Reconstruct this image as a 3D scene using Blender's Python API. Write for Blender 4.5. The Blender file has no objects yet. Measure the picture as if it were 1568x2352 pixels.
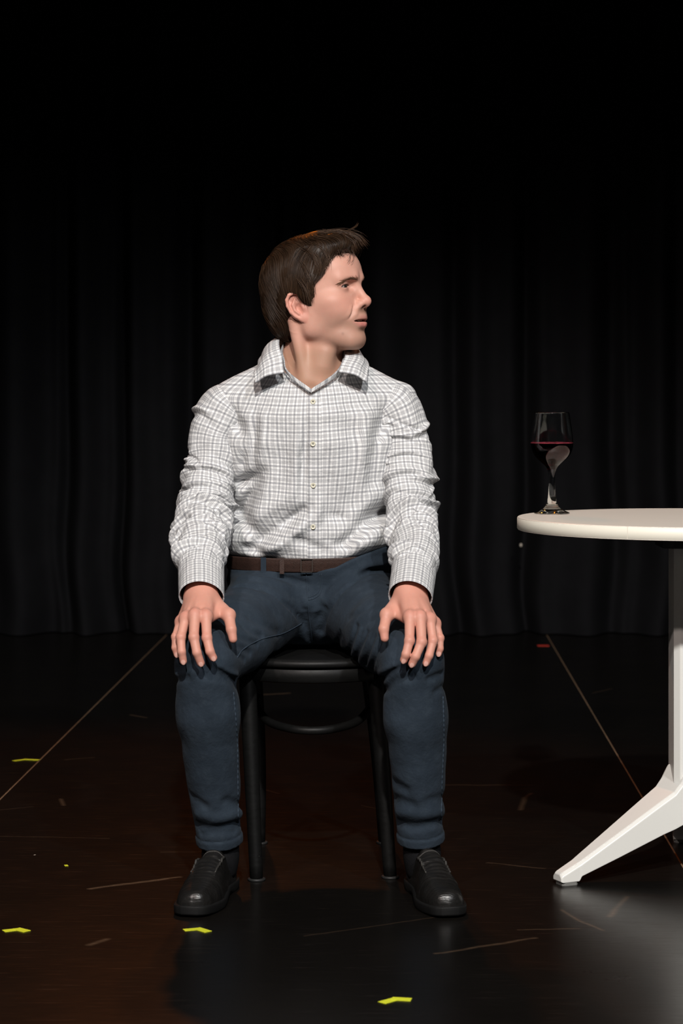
import bpy, bmesh, math, random
import numpy as np
from mathutils import Vector, Matrix

# ------------------------------------------------------------------ camera, light, exposure
scene = bpy.context.scene
COL = scene.collection
CAM_D, CAM_H, FPX = 4.7, 1.0, 5000.0          # camera stands 4.7 m in front of the chair, lens 1 m above the stage
cam_data = bpy.data.cameras.new('camera')
cam = bpy.data.objects.new('camera', cam_data)
COL.objects.link(cam)
cam.location = (0.0, -CAM_D, CAM_H)
cam.rotation_euler = (math.pi / 2, 0, 0)
cam_data.sensor_width = 36.0
cam_data.lens = FPX / 2352.0 * 36.0
cam_data.shift_y = -263.0 / 2352.0
cam_data.clip_end = 60
cam_data.dof.use_dof = True
cam_data.dof.focus_distance = 4.55
cam_data.dof.aperture_fstop = 6.3
scene.camera = cam

world = bpy.data.worlds.new('world')
scene.world = world
world.use_nodes = True
world.node_tree.nodes['Background'].inputs[0].default_value = (0.6, 0.62, 0.7, 1)
world.node_tree.nodes['Background'].inputs[1].default_value = 0.006

def spot(name, loc, target, energy, color, size, angle, blend=0.5):
    l = bpy.data.lights.new(name, 'SPOT')
    l.energy, l.color, l.shadow_soft_size = energy, color, size
    l.spot_size, l.spot_blend = math.radians(angle), blend
    o = bpy.data.objects.new(name, l)
    COL.objects.link(o)
    o.location = loc
    o.rotation_euler = (Vector(target) - Vector(loc)).to_track_quat('-Z', 'Y').to_euler()
    return o

# front-of-house stage lanterns, and one orange lantern hung in front of the curtain
spot('front_lantern', (-2.4, -6.0, 4.9), (0.1, 0.0, 0.75), 600, (1.0, 0.84, 0.79), 0.10, 38)
spot('front_lantern.001', (0.1, -6.1, 5.0), (0.1, 0.0, 0.75), 1780, (1.0, 0.96, 0.91), 0.10, 36)
spot('front_lantern.002', (2.4, -6.0, 4.9), (0.1, 0.0, 0.75), 760, (0.97, 0.98, 1.0), 0.10, 38)
spot('orange_back_lantern', (-0.65, 4.1, 4.1), (-0.5, -0.8, 0.3), 85, (1.0, 0.24, 0.02), 0.08, 56)
spot('orange_back_lantern.001', (-0.25, 4.1, 4.1), (-0.3, -0.8, 0.3), 40, (1.0, 0.24, 0.02), 0.08, 56)

scene.view_settings.view_transform = 'Standard'
scene.view_settings.look = 'None'
scene.view_settings.exposure = 0.0
scene.view_settings.gamma = 1.0
scene.view_settings.use_curve_mapping = False

# ------------------------------------------------------------------ helpers
def P(px, py, d):
    """photo pixel at distance d from the camera -> stage coordinates"""
    return np.array([(px - 784.0) * d / FPX, d - CAM_D, CAM_H - (py - 913.0) * d / FPX])

def new_mat(name):
    m = bpy.data.materials.new(name)
    m.use_nodes = True
    nt = m.node_tree
    return m, nt, nt.nodes['Principled BSDF']

class NB:
    """tiny node builder"""
    def __init__(s, nt): s.nt = nt
    def node(s, t, **kw):
        n = s.nt.nodes.new(t)
        for k, v in kw.items(): setattr(n, k, v)
        return n
    def put(s, sock, v):
        if hasattr(v, 'is_linked') or hasattr(v, 'links'): s.nt.links.new(v, sock)
        else: sock.default_value = v
    def math(s, op, a, b=None, c=None, clamp=False):
        n = s.node('ShaderNodeMath', operation=op, use_clamp=clamp)
        s.put(n.inputs[0], a)
        if b is not None: s.put(n.inputs[1], b)
        if c is not None: s.put(n.inputs[2], c)
        return n.outputs[0]
    def mix(s, fac, a, b, mode='MIX'):
        n = s.node('ShaderNodeMix', data_type='RGBA', blend_type=mode)
        s.put(n.inputs[0], fac); s.put(n.inputs[6], a); s.put(n.inputs[7], b)
        return n.outputs[2]
    def ramp(s, fac, lo, hi):
        n = s.node('ShaderNodeMapRange', interpolation_type='SMOOTHSTEP')
        s.put(n.inputs[0], fac); n.inputs[1].default_value = lo; n.inputs[2].default_value = hi
        return n.outputs[0]
    def noise(s, vec, scale, detail=3, rough=0.5):
        n = s.node('ShaderNodeTexNoise')
        s.put(n.inputs['Vector'], vec); n.inputs['Scale'].default_value = scale
        n.inputs['Detail'].default_value = detail; n.inputs['Roughness'].default_value = rough
        return n.outputs[0]
    def mapping(s, vec, scale=(1, 1, 1), rot=(0, 0, 0), loc=(0, 0, 0)):
        n = s.node('ShaderNodeMapping')
        s.put(n.inputs[0], vec); n.inputs[1].default_value = loc; n.inputs[2].default_value = rot; n.inputs[3].default_value = scale
        return n.outputs[0]
    def bump(s, h, strength, dist, normal=None):
        n = s.node('ShaderNodeBump')
        s.put(n.inputs['Height'], h); n.inputs['Strength'].default_value = strength; n.inputs['Distance'].default_value = dist
        if normal is not None: s.put(n.inputs['Normal'], normal)
        return n.outputs[0]

def C4(c): return (c[0], c[1], c[2], 1.0)

def simple_mat(name, color, rough=0.5, spec=0.5, var=0.15, scale=30, bump=0.0, metallic=0.0, coat=0.0):
    m, nt, b = new_mat(name); n = NB(nt)
    co = n.node('ShaderNodeTexCoord').outputs['Object']
    nz = n.noise(co, scale, 4, 0.6)
    dark = tuple(c * (1 - var) for c in color); lite = tuple(min(1, c * (1 + var)) for c in color)
    n.put(b.inputs['Base Color'], n.mix(nz, C4(dark), C4(lite)))
    b.inputs['Roughness'].default_value = rough
    b.inputs['Specular IOR Level'].default_value = spec
    b.inputs['Metallic'].default_value = metallic
    b.inputs['Coat Weight'].default_value = coat
    if bump:
        n.put(b.inputs['Normal'], n.bump(n.noise(co, scale * 4, 3), bump, 0.002))
    return m

# mesh helpers -------------------------------------------------------
def mesh_np(name, verts, faces, mat, parent=None, smooth=True, colors=None, uv=None):
    """faces: (N,4) or (N,3) int array or list of tuples"""
    me = bpy.data.meshes.new(name)
    verts = np.asarray(verts, dtype=np.float64)
    if isinstance(faces, np.ndarray):
        k = faces.shape[1]; nf = faces.shape[0]
        me.vertices.add(len(verts)); me.vertices.foreach_set('co', verts.astype(np.float32).ravel())
        me.loops.add(nf * k); me.loops.foreach_set('vertex_index', faces.astype(np.int32).ravel())
        me.polygons.add(nf)
        me.polygons.foreach_set('loop_start', np.arange(0, nf * k, k, dtype=np.int32))
        me.update(calc_edges=True)
    else:
        me.from_pydata(verts.tolist(), [], faces)
    if smooth:
        me.polygons.foreach_set('use_smooth', np.ones(len(me.polygons), dtype=bool))
    if colors is not None:
        a = me.color_attributes.new('Col', 'FLOAT_COLOR', 'POINT')
        c = np.ones((len(verts), 4), dtype=np.float32); c[:, :3] = colors
        a.data.foreach_set('color', c.ravel())
    if uv is not None:
        l = me.uv_layers.new(name='UVMap')
        vi = np.empty(len(me.loops), dtype=np.int32); me.loops.foreach_get('vertex_index', vi)
        l.data.foreach_set('uv', np.asarray(uv, dtype=np.float32)[vi].ravel())
    me.validate()
    o = bpy.data.objects.new(name, me)
    COL.objects.link(o)
    if mat: me.materials.append(mat)
    if parent: o.parent = parent
    return o

def bm_obj(name, bm, mat, parent=None, smooth=False):
    me = bpy.data.meshes.new(name); bm.to_mesh(me); bm.free()
    if smooth: me.polygons.foreach_set('use_smooth', [True] * len(me.polygons))
    o = bpy.data.objects.new(name, me); COL.objects.link(o)
    me.materials.append(mat)
    if parent: o.parent = parent
    return o

def empty(name, loc=(0, 0, 0)):
    o = bpy.data.objects.new(name, None); COL.objects.link(o); o.location = loc
    o.empty_display_size = 0.1
    return o

def tag(o, label, cat, group=None, kind=None):
    if label: o['label'] = label
    if cat: o['category'] = cat
    if group: o['group'] = group
    if kind: o['kind'] = kind
    return o

def keep_world(o, parent):
    """parent without moving (parents here are unrotated empties)"""
    o.parent = parent
    o.matrix_parent_inverse = Matrix.Translation(-Vector(parent.location))

def tube_mesh(pts, radii, sides=12, caps=True, squash=None):
    """sweep a circle along pts with parallel-transport frames -> verts, quads(list)"""
    pts = np.asarray(pts, float); n = len(pts)
    radii = np.broadcast_to(np.asarray(radii, float), (n,))
    T = np.gradient(pts, axis=0); T /= np.linalg.norm(T, axis=1)[:, None]
    ref = np.array([0, 0, 1.0]) if abs(T[0][2]) < 0.9 else np.array([1.0, 0, 0])
    U = ref - T[0] * (ref @ T[0]); U /= np.linalg.norm(U)
    V = []; F = []
    ang = np.linspace(0, 2 * math.pi, sides, endpoint=False)
    for i in range(n):
        U = U - T[i] * (U @ T[i]); U /= np.linalg.norm(U)
        W = np.cross(T[i], U)
        for a in ang:
            V.append(pts[i] + radii[i] * (math.cos(a) * U + math.sin(a) * W))
    for i in range(n - 1):
        for j in range(sides):
            a = i * sides + j; b = i * sides + (j + 1) % sides
            F.append((a, b, b + sides, a + sides))
    if caps:
        F.append(tuple(reversed(range(sides)))); F.append(tuple((n - 1) * sides + j for j in range(sides)))
    return V, F

def tube(name, pts, radii, mat, parent=None, sides=12, caps=True):
    V, F = tube_mesh(pts, radii, sides, caps)
    return mesh_np(name, V, F, mat, parent)

def catmull(pts, n):
    """smooth resample of control rows to n rows"""
    p = np.asarray(pts, float); m = len(p)
    q = np.vstack([2 * p[0] - p[1], p, 2 * p[-1] - p[-2]])
    t = np.linspace(0, m - 1 - 1e-9, n); i = t.astype(int); f = (t - i)[:, None]
    a, b, c, d = q[i], q[i + 1], q[i + 2], q[i + 3]
    return 0.5 * (2 * b + (c - a) * f + (2 * a - 5 * b + 4 * c - d) * f ** 2 + (3 * b - a - 3 * c + d) * f ** 3)

def lathe(name, prof, mat, parent=None, seg=64, loc=(0, 0, 0), smooth=True):
    V = []; F = []; n = len(prof)
    for r, z in prof:
        for k in range(seg):
            a = 2 * math.pi * k / seg
            V.append((loc[0] + r * math.cos(a), loc[1] + r * math.sin(a), loc[2] + z))
    for i in range(n - 1):
        for k in range(seg):
            a = i * seg + k; b = i * seg + (k + 1) % seg
            F.append((a, b, b + seg, a + seg))
    return mesh_np(name, V, F, mat, parent, smooth)

# ------------------------------------------------------------------ signed-distance sculpting
def vlen(v): return np.sqrt((v * v).sum(-1))
def smin(a, b, k):
    h = np.clip(0.5 + 0.5 * (b - a) / k, 0, 1)
    return b + (a - b) * h - k * h * (1 - h)
def smax(a, b, k): return -smin(-a, -b, k)
def ell(p, c, r):
    q = (p - np.asarray(c, np.float32)); r = np.asarray(r, np.float32)
    k0 = vlen(q / r); k1 = vlen(q / (r * r))
    return k0 * (k0 - 1) / np.maximum(k1, 1e-6)
def sph(p, c, r): return vlen(p - np.asarray(c, np.float32)) - r
def cone(p, a, b, ra, rb):
    """capsule whose radius runs from ra to rb"""
    a = np.asarray(a, np.float32); b = np.asarray(b, np.float32)
    ab = b - a; t = np.clip(((p - a) @ ab) / (ab @ ab), 0, 1)
    return vlen(p - a - t[:, None] * ab) - (ra + (rb - ra) * t)
def seg_dist(p, a, b):
    a = np.asarray(a, np.float32); b = np.asarray(b, np.float32)
    ab = b - a; t = np.clip(((p - a) @ ab) / (ab @ ab), 0, 1)
    return vlen(p - a - t[:, None] * ab), t
def near_box(p, pts, m):
    pts = np.asarray(pts); lo = pts.min(0) - m; hi = pts.max(0) + m
    return np.nonzero(((p >= lo) & (p <= hi)).all(1))[0]
def polyline_dist(p, pts):
    best = None
    for a, b in zip(pts[:-1], pts[1:]):
        d, _ = seg_dist(p, a, b)
        best = d if best is None else np.minimum(best, d)
    return best
def wob(p, f, seed):
    """smooth pseudo noise in about -1..1"""
    r = np.random.RandomState(seed); out = np.zeros(len(p), np.float32)
    for i in range(5):
        d = r.normal(size=3); d = d / np.linalg.norm(d) * f * r.uniform(0.7, 1.4)
        out += np.sin(p @ d.astype(np.float32) + r.uniform(0, 6.28))
    return out / 3.0

def sculpt(f, lo, hi, h, margin=0.004):
    """surface nets over f (negative inside); f is only evaluated near the surface"""
    lo = np.asarray(lo, float); hi = np.asarray(hi, float); B = 4
    nb = np.ceil((hi - lo) / (h * B)).astype(int); n = nb * B
    cc = np.stack(np.meshgrid(*[np.arange(k) for k in nb], indexing='ij'), -1).reshape(-1, 3)
    ctr = (lo + (cc + 0.5) * B * h).astype(np.float32)
    fc = f(ctr)
    act = np.abs(fc) < (0.5 * math.sqrt(3) * B * h * 1.25 + margin)
    V = np.repeat(np.repeat(np.repeat(np.where(fc < 0, -1.0, 1.0).astype(np.float32).reshape(nb), B, 0), B, 1), B, 2)
    oi = np.stack(np.meshgrid(*[np.arange(B)] * 3, indexing='ij'), -1).reshape(-1, 3)
    ab = cc[act]
    for s in range(0, len(ab), 3000):
        idx = (ab[s:s + 3000][:, None, :] * B + oi[None]).reshape(-1, 3)
        V[idx[:, 0], idx[:, 1], idx[:, 2]] = f((lo + idx * h).astype(np.float32))
    ins = V < 0
    cnt = np.zeros(tuple(n - 1), np.uint8)
    for dx in (0, 1):
        for dy in (0, 1):
            for dz in (0, 1):
                cnt += ins[dx:n[0] - 1 + dx, dy:n[1] - 1 + dy, dz:n[2] - 1 + dz]
    cells = np.argwhere((cnt > 0) & (cnt < 8))
    vid = np.full(tuple(n - 1), -1, np.int32); vid[tuple(cells.T)] = np.arange(len(cells))
    acc = np.zeros((len(cells), 3)); num = np.zeros(len(cells))
    corners = [(a, b, c) for a in (0, 1) for b in (0, 1) for c in (0, 1)]
    for ca in corners:
        for ax in range(3):
            if ca[ax]: continue
            cb = list(ca); cb[ax] = 1
            va = V[tuple((cells + ca).T)]; vb = V[tuple((cells + cb).T)]
            m = (va < 0) != (vb < 0)
            t = np.where(m, va / np.where(m, va - vb, 1), 0)
            pos = np.tile(np.array(ca, float), (len(cells), 1)); pos[:, ax] += t
            acc[m] += pos[m]; num[m] += 1
    verts = lo + (cells + acc / num[:, None]) * h
    quads = []
    for ax in range(3):
        u, v = [(1, 2), (2, 0), (0, 1)][ax]
        sl0 = [slice(1, n[i] - 1) for i in range(3)]; sl0[ax] = slice(0, n[ax] - 1)
        sl1 = list(sl0); sl1[ax] = slice(1, n[ax])
        A, Bv = ins[tuple(sl0)], ins[tuple(sl1)]
        e = np.argwhere(A != Bv)
        flip = A[tuple(e.T)]
        e = e + np.array([0 if i == ax else 1 for i in range(3)])
        du = np.zeros(3, int); du[u] = 1; dv = np.zeros(3, int); dv[v] = 1
        q = np.stack([vid[tuple((e - du - dv).T)], vid[tuple((e - dv).T)], vid[tuple(e.T)], vid[tuple((e - du).T)]], 1)
        q[~flip] = q[~flip][:, ::-1]
        quads.append(q)
    quads = np.concatenate(quads)
    quads = quads[(quads >= 0).all(1)]
    return verts, quads

def front_hit(f, x, z, y0=-0.6, steps=90):
    """march along +y until the surface of f"""
    x = np.asarray(x, np.float32); z = np.asarray(z, np.float32)
    y = np.full(x.shape, y0, np.float32)
    for _ in range(steps):
        p = np.stack([x, y, z], -1).reshape(-1, 3)
        y = y + 0.7 * np.clip(f(p).reshape(x.shape), -0.02, 0.05)
    return y
# ------------------------------------------------------------------ materials of the setting
def floor_material():
    m, nt, b = new_mat('black_stage_paint'); n = NB(nt)
    co = n.node('ShaderNodeNewGeometry').outputs['Position']
    streak = n.noise(n.mapping(co, (3.0, 42, 1)), 3.2, 5, 0.65)
    blot = n.noise(co, 2.6, 5, 0.6)
    base = n.mix(blot, (0.0030, 0.0027, 0.0024, 1), (0.0066, 0.0054, 0.0044, 1))
    base = n.mix(n.ramp(streak, 0.60, 0.80), base, (0.026, 0.018, 0.0135, 1))
    # worn scuff marks
    sep = n.node('ShaderNodeSeparateXYZ'); n.put(sep.inputs[0], co)
    wav = n.math('MULTIPLY', n.math('SUBTRACT', n.noise(co, 14, 2), 0.5), 0.02)
    sx = sep.outputs[0]; sy = n.math('ADD', sep.outputs[1], wav)
    fine = n.noise(n.mapping(co, (8, 60, 1)), 6, 4, 0.7)
    total = None
    marks = [  # photo pixel ends, width in metres, strength
        ((208, 2041), (410, 2015), .010, .75), ((588, 1597), (662, 1592), .012, .85), ((205, 2170), (245, 2158), .010, .45),
        ((140, 1835), (146, 1850), .008, .5), ((1010, 1803), (1220, 1803), .007, .35), ((150, 1745), (215, 1740), .006, .35),
        ((300, 1642), (335, 1648), .008, .5), ((700, 2150), (1050, 2100), .005, .16),
        ((1000, 2190), (1230, 2155), .007, .4), ((1290, 2090), (1330, 2115), .006, .45), ((1330, 2115), (1385, 2137), .006, .45),
        ((0, 1920), (250, 1926), .004, .3), ((1195, 1860), (1205, 1832), .010, .4), ((1205, 1832), (1220, 1822), .008, .4),
        ((1400, 2105), (1412, 2090), .010, .5), ((1412, 2090), (1440, 2060), .008, .35), ((1190, 2135), (1330, 2133), .005, .35),
        ((600, 1812), (640, 1822), .006, .4), ((370, 1958), (500, 1955), .004, .3), ((1120, 1982), (1250, 1995), .006, .35),
        ((0, 1860), (75, 1853), .004, .3), ((1360, 1592), (1405, 1582), .006, .3), ((830, 1850), (890, 1862), .005, .3)]
    for (a, c, w, s) in marks:
        da = FPX / (a[1] - 913.0); dc = FPX / (c[1] - 913.0)
        A = P(a[0], a[1], da); Cc = P(c[0], c[1], dc)
        ax, ay = A[0], A[1]; dx, dy = Cc[0] - ax, Cc[1] - ay; L2 = dx * dx + dy * dy
        px = n.math('SUBTRACT', sx, ax); py = n.math('SUBTRACT', sy, ay)
        t = n.math('DIVIDE', n.math('MULTIPLY_ADD', px, dx, n.math('MULTIPLY', py, dy)), L2, clamp=True)
        ex = n.math('MULTIPLY_ADD', t, -dx, px); ey = n.math('MULTIPLY_ADD', t, -dy, py)
        d2 = n.math('SQRT', n.math('MULTIPLY_ADD', ex, ex, n.math('MULTIPLY', ey, ey)))
        k = n.math('MULTIPLY', n.math('SUBTRACT', 1.0, n.math('DIVIDE', d2, w), clamp=True), s)
        total = k if total is None else n.math('MAXIMUM', total, k)
    total = n.math('MULTIPLY', total, n.math('MULTIPLY_ADD', fine, 1.5, -0.35), clamp=True)
    base = n.mix(total, base, (0.32, 0.20, 0.12, 1))
    # paint chips and crumbs
    vor = n.node('ShaderNodeTexVoronoi'); n.put(vor.inputs['Vector'], n.mapping(co, (1, 0.45, 1))); vor.inputs['Scale'].default_value = 9
    sepc = n.node('ShaderNodeSeparateColor'); n.put(sepc.inputs[0], vor.outputs['Color'])
    rad = n.math('MULTIPLY', n.math('SUBTRACT', sepc.outputs[0], 0.72, clamp=True), 0.085)
    chip = n.math('LESS_THAN', vor.outputs['Distance'], rad)
    base = n.mix(n.math('MULTIPLY', chip, 0.8), base, (0.40, 0.36, 0.30, 1))
    n.put(b.inputs['Base Color'], base)
    rr = n.math('MULTIPLY_ADD', n.noise(co, 5, 4, 0.7), 0.10, 0.24)
    rr = n.math('ADD', rr, n.math('MULTIPLY', n.ramp(streak, 0.5, 0.8), 0.12))
    n.put(b.inputs['Roughness'], rr)
    b.inputs['Specular IOR Level'].default_value = 0.34
    n.put(b.inputs['Normal'], n.bump(n.noise(n.mapping(co, (1, 3, 1)), 35, 3), 0.05, 0.004))
    return m

M_FLOOR = floor_material()
M_SUB = simple_mat('bare_board_edge', (0.20, 0.125, 0.075), 0.7, 0.3, 0.4, 40)
M_CURTAIN = simple_mat('black_wool_serge', (0.0076, 0.0076, 0.0086), 0.95, 0.08, 0.25, 8, 0.15)
M_WHITE = simple_mat('white_powder_coat', (0.74, 0.74, 0.70), 0.32, 0.5, 0.02, 6)
M_TOP = simple_mat('cream_laminate', (0.84, 0.79, 0.70), 0.35, 0.45, 0.03, 4)
M_EDGE = simple_mat('cream_edge_band', (0.82, 0.79, 0.68), 0.4, 0.4, 0.03, 5)
M_DARK = simple_mat('dark_plastic', (0.02, 0.02, 0.02), 0.5, 0.4, 0.2, 20)
M_GLIDE = simple_mat('grey_rubber', (0.18, 0.18, 0.17), 0.6, 0.3, 0.2, 20)
M_TAPE = simple_mat('yellow_green_tape', (0.62, 0.66, 0.03), 0.55, 0.3, 0.12, 60)
M_RED = simple_mat('red_tape', (0.65, 0.05, 0.03), 0.55, 0.3, 0.1, 60)

def chair_material():
    m, nt, b = new_mat('chipped_black_chair_paint'); n = NB(nt)
    co = n.node('ShaderNodeTexCoord').outputs['Object']
    nz = n.noise(n.mapping(co, (4, 4, 14)), 9, 5, 0.7)
    chips = n.ramp(n.noise(co, 90, 5, 0.75), 0.70, 0.76)
    n.put(b.inputs['Base Color'], n.mix(n.math('MULTIPLY', chips, 0.5), n.mix(nz, (0.0030, 0.0030, 0.0030, 1), (0.0068, 0.0068, 0.0065, 1)), (0.30, 0.28, 0.25, 1)))
    n.put(b.inputs['Roughness'], n.math('MULTIPLY_ADD', nz, 0.25, 0.38))
    b.inputs['Specular IOR Level'].default_value = 0.22
    n.put(b.inputs['Normal'], n.bump(n.noise(co, 140, 3), 0.15, 0.001))
    return m
M_CHAIR = chair_material()

# ------------------------------------------------------------------ floor: painted sheets over a sub-floor, joints open
bm = bmesh.new()
bmesh.ops.create_cube(bm, size=1, matrix=Matrix.Translation((0.1, 0.55, -0.0264)) @ Matrix.Diagonal((9.4, 9.3, 0.05, 1)))
floor = bm_obj('floor', bm, M_SUB)
floor['kind'] = 'structure'
def seam_x(x0, y): return x0 + 0.0301 * y
SEAMS = [-4.5, -0.8716, 0.7297, 4.7]           # x of each joint at y = 0
Y0, Y1 = -4.0, 5.1
for i in range(3):
    xa, xb = SEAMS[i] + 0.0023, SEAMS[i + 1] - 0.0023
    vs = []
    for z in (-0.00135, 0.0):
        for (x, y) in ((xa, Y0), (xb, Y0), (xb, Y1), (xa, Y1)): vs.append((seam_x(x, y), y, z))
    fs = [(3, 2, 1, 0), (4, 5, 6, 7), (0, 1, 5, 4), (1, 2, 6, 5), (2, 3, 7, 6), (3, 0, 4, 7)]
    mesh_np('floor_panel', vs, fs, M_FLOOR, floor, smooth=False)

# ------------------------------------------------------------------ rear wall of the stage, behind the curtain
bm = bmesh.new()
bmesh.ops.create_cube(bm, size=1, matrix=Matrix.Translation((0.1, 5.16, 2.6)) @ Matrix.Diagonal((9.4, 0.1, 5.3, 1)))
wall = bm_obj('wall_back', bm, simple_mat('black_wall_paint', (0.01, 0.01, 0.01), 0.9, 0.2, 0.3, 6)); wall['kind'] = 'structure'
# ------------------------------------------------------------------ curtain
def curtain(x0, x1, ybase, seed, label, lint=None):
    r = np.random.RandomState(seed)
    nx, nz = 640, 120; ztop = 4.2
    u = np.linspace(0, 1, nx); v = np.linspace(0, 1, nz) ** 1.6
    X, Vv = np.meshgrid(x0 + u * (x1 - x0), v); Z = Vv * ztop
    warp = X + 0.05 * np.sin(X * 3.1 + seed) + 0.03 * np.sin(X * 7.7 + 1.3)
    lowm = np.exp(-(Z / 0.55) ** 2)
    Y = 0.065 * np.sin(2 * math.pi * warp / 0.34 + 0.25 * np.sin(Z * 1.3 + X * 2)) + 0.035 * np.sin(2 * math.pi * warp / 0.151 + 1.0 + 0.4 * np.sin(Z * 0.9))
    Y += 0.025 * np.sin(2 * math.pi * (X + 0.22 * Z) / 0.43 + seed) * np.exp(-(Z / 0.9) ** 2)
    for k in range(15):                                       # slack folds bunching at the hem
        cx = r.uniform(x0, x1); w = r.uniform(0.06, 0.16); sl = r.uniform(-0.5, 0.5)
        Y -= r.uniform(0.02, 0.06) * np.exp(-((X - cx - sl * Z) / w) ** 2) * lowm
    X2 = X + 0.02 * np.sin(2 * math.pi * warp / 0.34 + 1.2) + 0.02 * lowm * np.sin(7 * Z + 4 * X)
    verts = np.stack([X2, ybase + Y, Z + 0.004], -1).reshape(-1, 3)
    i = np.arange((nz - 1) * nx).reshape(nz - 1, nx)[:, :-1].ravel()
    f = np.stack([i, i + 1, i + 1 + nx, i + nx], 1)
    o = mesh_np('stage_curtain', verts, f, M_CURTAIN)
    md = o.modifiers.new('thickness', 'SOLIDIFY'); md.thickness = 0.004
    tag(o, label, 'curtain', 'black stage curtains')
    return o
curtain(-4.3, 0.22, 4.55, 3, 'black pleated stage curtain panel hanging behind the seated man')
cr = curtain(0.10, 4.5, 4.50, 8, 'black pleated stage curtain panel hanging behind the wine glass and white table')
lp = P(1196, 1252, 9.05)
bm = bmesh.new(); bmesh.ops.create_icosphere(bm, subdivisions=2, radius=0.007, matrix=Matrix.Translation(lp) @ Matrix.Diagonal((0.8, 0.5, 1.1, 1)))
lint = bm_obj('lint_fleck', bm, simple_mat('pale_lint', (0.5, 0.45, 0.38), 0.8), cr, True)

# ------------------------------------------------------------------ tape marks
def strip(a, b, w, z):
    a = np.array(a, float); b = np.array(b, float); t = (b - a) / np.linalg.norm(b - a); s = np.array([-t[1], t[0]]) * w / 2
    q = [a - s, b - s, b + s, a + s]
    vs = [(p[0], p[1], 0.0002) for p in q] + [(p[0], p[1], z) for p in q]
    return vs, [(3, 2, 1, 0), (4, 5, 6, 7), (0, 1, 5, 4), (1, 2, 6, 5), (2, 3, 7, 6), (3, 0, 4, 7)]
def fl(px, py):
    d = FPX / (py - 913.0)
    return P(px, py, d)[:2]
def tape(corners, w, label, mat=M_TAPE, group='yellow-green tape marks on the stage floor', loose=0):
    pts = [fl(*c) for c in corners]
    root = empty('tape_mark', (*np.mean(pts, axis=0), 0))
    for i in range(len(pts) - 1):
        a_, c_ = np.array(pts[i], float), np.array(pts[i + 1], float); t_ = (c_ - a_) / np.linalg.norm(c_ - a_)
        if i > 0: a_ = a_ - t_ * w * 0.35
        if i < len(pts) - 2: c_ = c_ + t_ * w * 0.35
        v, f = strip(a_, c_, w, 0.0008 + 0.0004 * i)
        o = mesh_np('tape_strip', v, f, mat, smooth=False); keep_world(o, root)
    tag(root, label, 'tape', group)
tape([(31, 1748), (58, 1744.5), (90, 1746)], 0.014, 'angled yellow-green tape mark crossing the floor joint at left')
tape([(8, 2139), (42, 2135), (62, 2140)], 0.018, 'angled yellow-green tape mark at the bottom left edge of the stage')
tape([(422, 2137), (455, 2134), (478, 2141)], 0.017, "angled yellow-green tape mark just in front of the man's shoe")
tape([(876, 2304), (908, 2295), (944, 2297)], 0.017, 'angled yellow-green tape mark nearest the camera, front centre of the floor')
tape([(148, 1988.5), (156, 1988)], 0.012, 'tiny scrap of yellow-green tape alone on the floor')
tape([(1234, 1483.2), (1260, 1483.2)], 0.040, 'short red tape strip near the foot of the curtain', M_RED, None)

# ------------------------------------------------------------------ round white table
TC = np.array([0.745, -0.10]); TR, TZ, TT = 0.3726, 0.747, 0.027
tbl = empty('round_table', (TC[0], TC[1], 0))
tag(tbl, 'round cream-topped pedestal table with white splayed legs, cut by the right edge', 'table')
top = lathe('tabletop', [(0.0001, TZ), (TR - 0.002, TZ), (TR - 0.0006, TZ - 0.0006), (TR - 0.0006, TZ - 0.004), (TR - 0.0006, TZ - TT + 0.001), (TR - 0.003, TZ - TT), (0.0001, TZ - TT)],
            M_TOP, None, 160, (TC[0], TC[1], 0), smooth=False)
keep_world(top, tbl)
# edge band in lengths with a visible butt joint
def band(a0, a1):
    prof = [(TR - 0.002, TZ - 0.0008), (TR + 0.0004, TZ - 0.0022), (TR + 0.0006, TZ - TT + 0.003), (TR - 0.002, TZ - TT + 0.0006)]
    n = 100; V = []; F = []
    for i in range(n + 1):
        a = a0 + (a1 - a0) * i / n
        for r, z in prof: V.append((TC[0] + r * math.cos(a), TC[1] + r * math.sin(a), z))
    for i in range(n):
        for j in range(3):
            q = i * 4 + j; F.append((q, q + 1, q + 5, q + 4))
    o = mesh_np('edge_band', V, F, M_EDGE, None); o.parent = top; o.matrix_parent_inverse = tbl.matrix_world.inverted() @ Matrix.Translation((0, 0, 0))
    o.matrix_parent_inverse = Matrix.Identity(4)
    for v in o.data.vertices: pass
    return o
aj = math.atan2(-math.sqrt(TR ** 2 - (0.5615 - TC[0]) ** 2), 0.5615 - TC[0])
band(aj + 0.0016, aj + math.pi - 0.0016); band(aj + math.pi + 0.0016, aj + 2 * math.pi - 0.0016)
# column (square with chamfered corners)
def prism(name, outline, z0, z1, mat, parent, bevel=0.0):
    bm = bmesh.new()
    vs = [bm.verts.new((x, y, z0)) for x, y in outline]
    f = bm.faces.new(vs); r = bmesh.ops.extrude_face_region(bm, geom=[f])
    for v in [g for g in r['geom'] if isinstance(g, bmesh.types.BMVert)]: v.co.z = z1
    bmesh.ops.recalc_face_normals(bm, faces=bm.faces)
    if bevel: bmesh.ops.bevel(bm, geom=bm.edges[:], offset=bevel, segments=2, affect='EDGES', profile=0.5)
    o = bm_obj(name, bm, mat, None)
    if parent: keep_world(o, parent)
    return o
def octagon(cx, cy, h, c, rot=0.0):
    pts = [(-h + c, -h), (h - c, -h), (h, -h + c), (h, h - c), (h - c, h), (-h + c, h), (-h, h - c), (-h, -h + c)]
    ca, sa = math.cos(rot), math.sin(rot)
    return [(cx + x * ca - y * sa, cy + x * sa + y * ca) for x, y in pts]
prism('column', octagon(TC[0], TC[1], 0.049, 0.012), 0.16, 0.69, M_WHITE, tbl, 0.0015)
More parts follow.
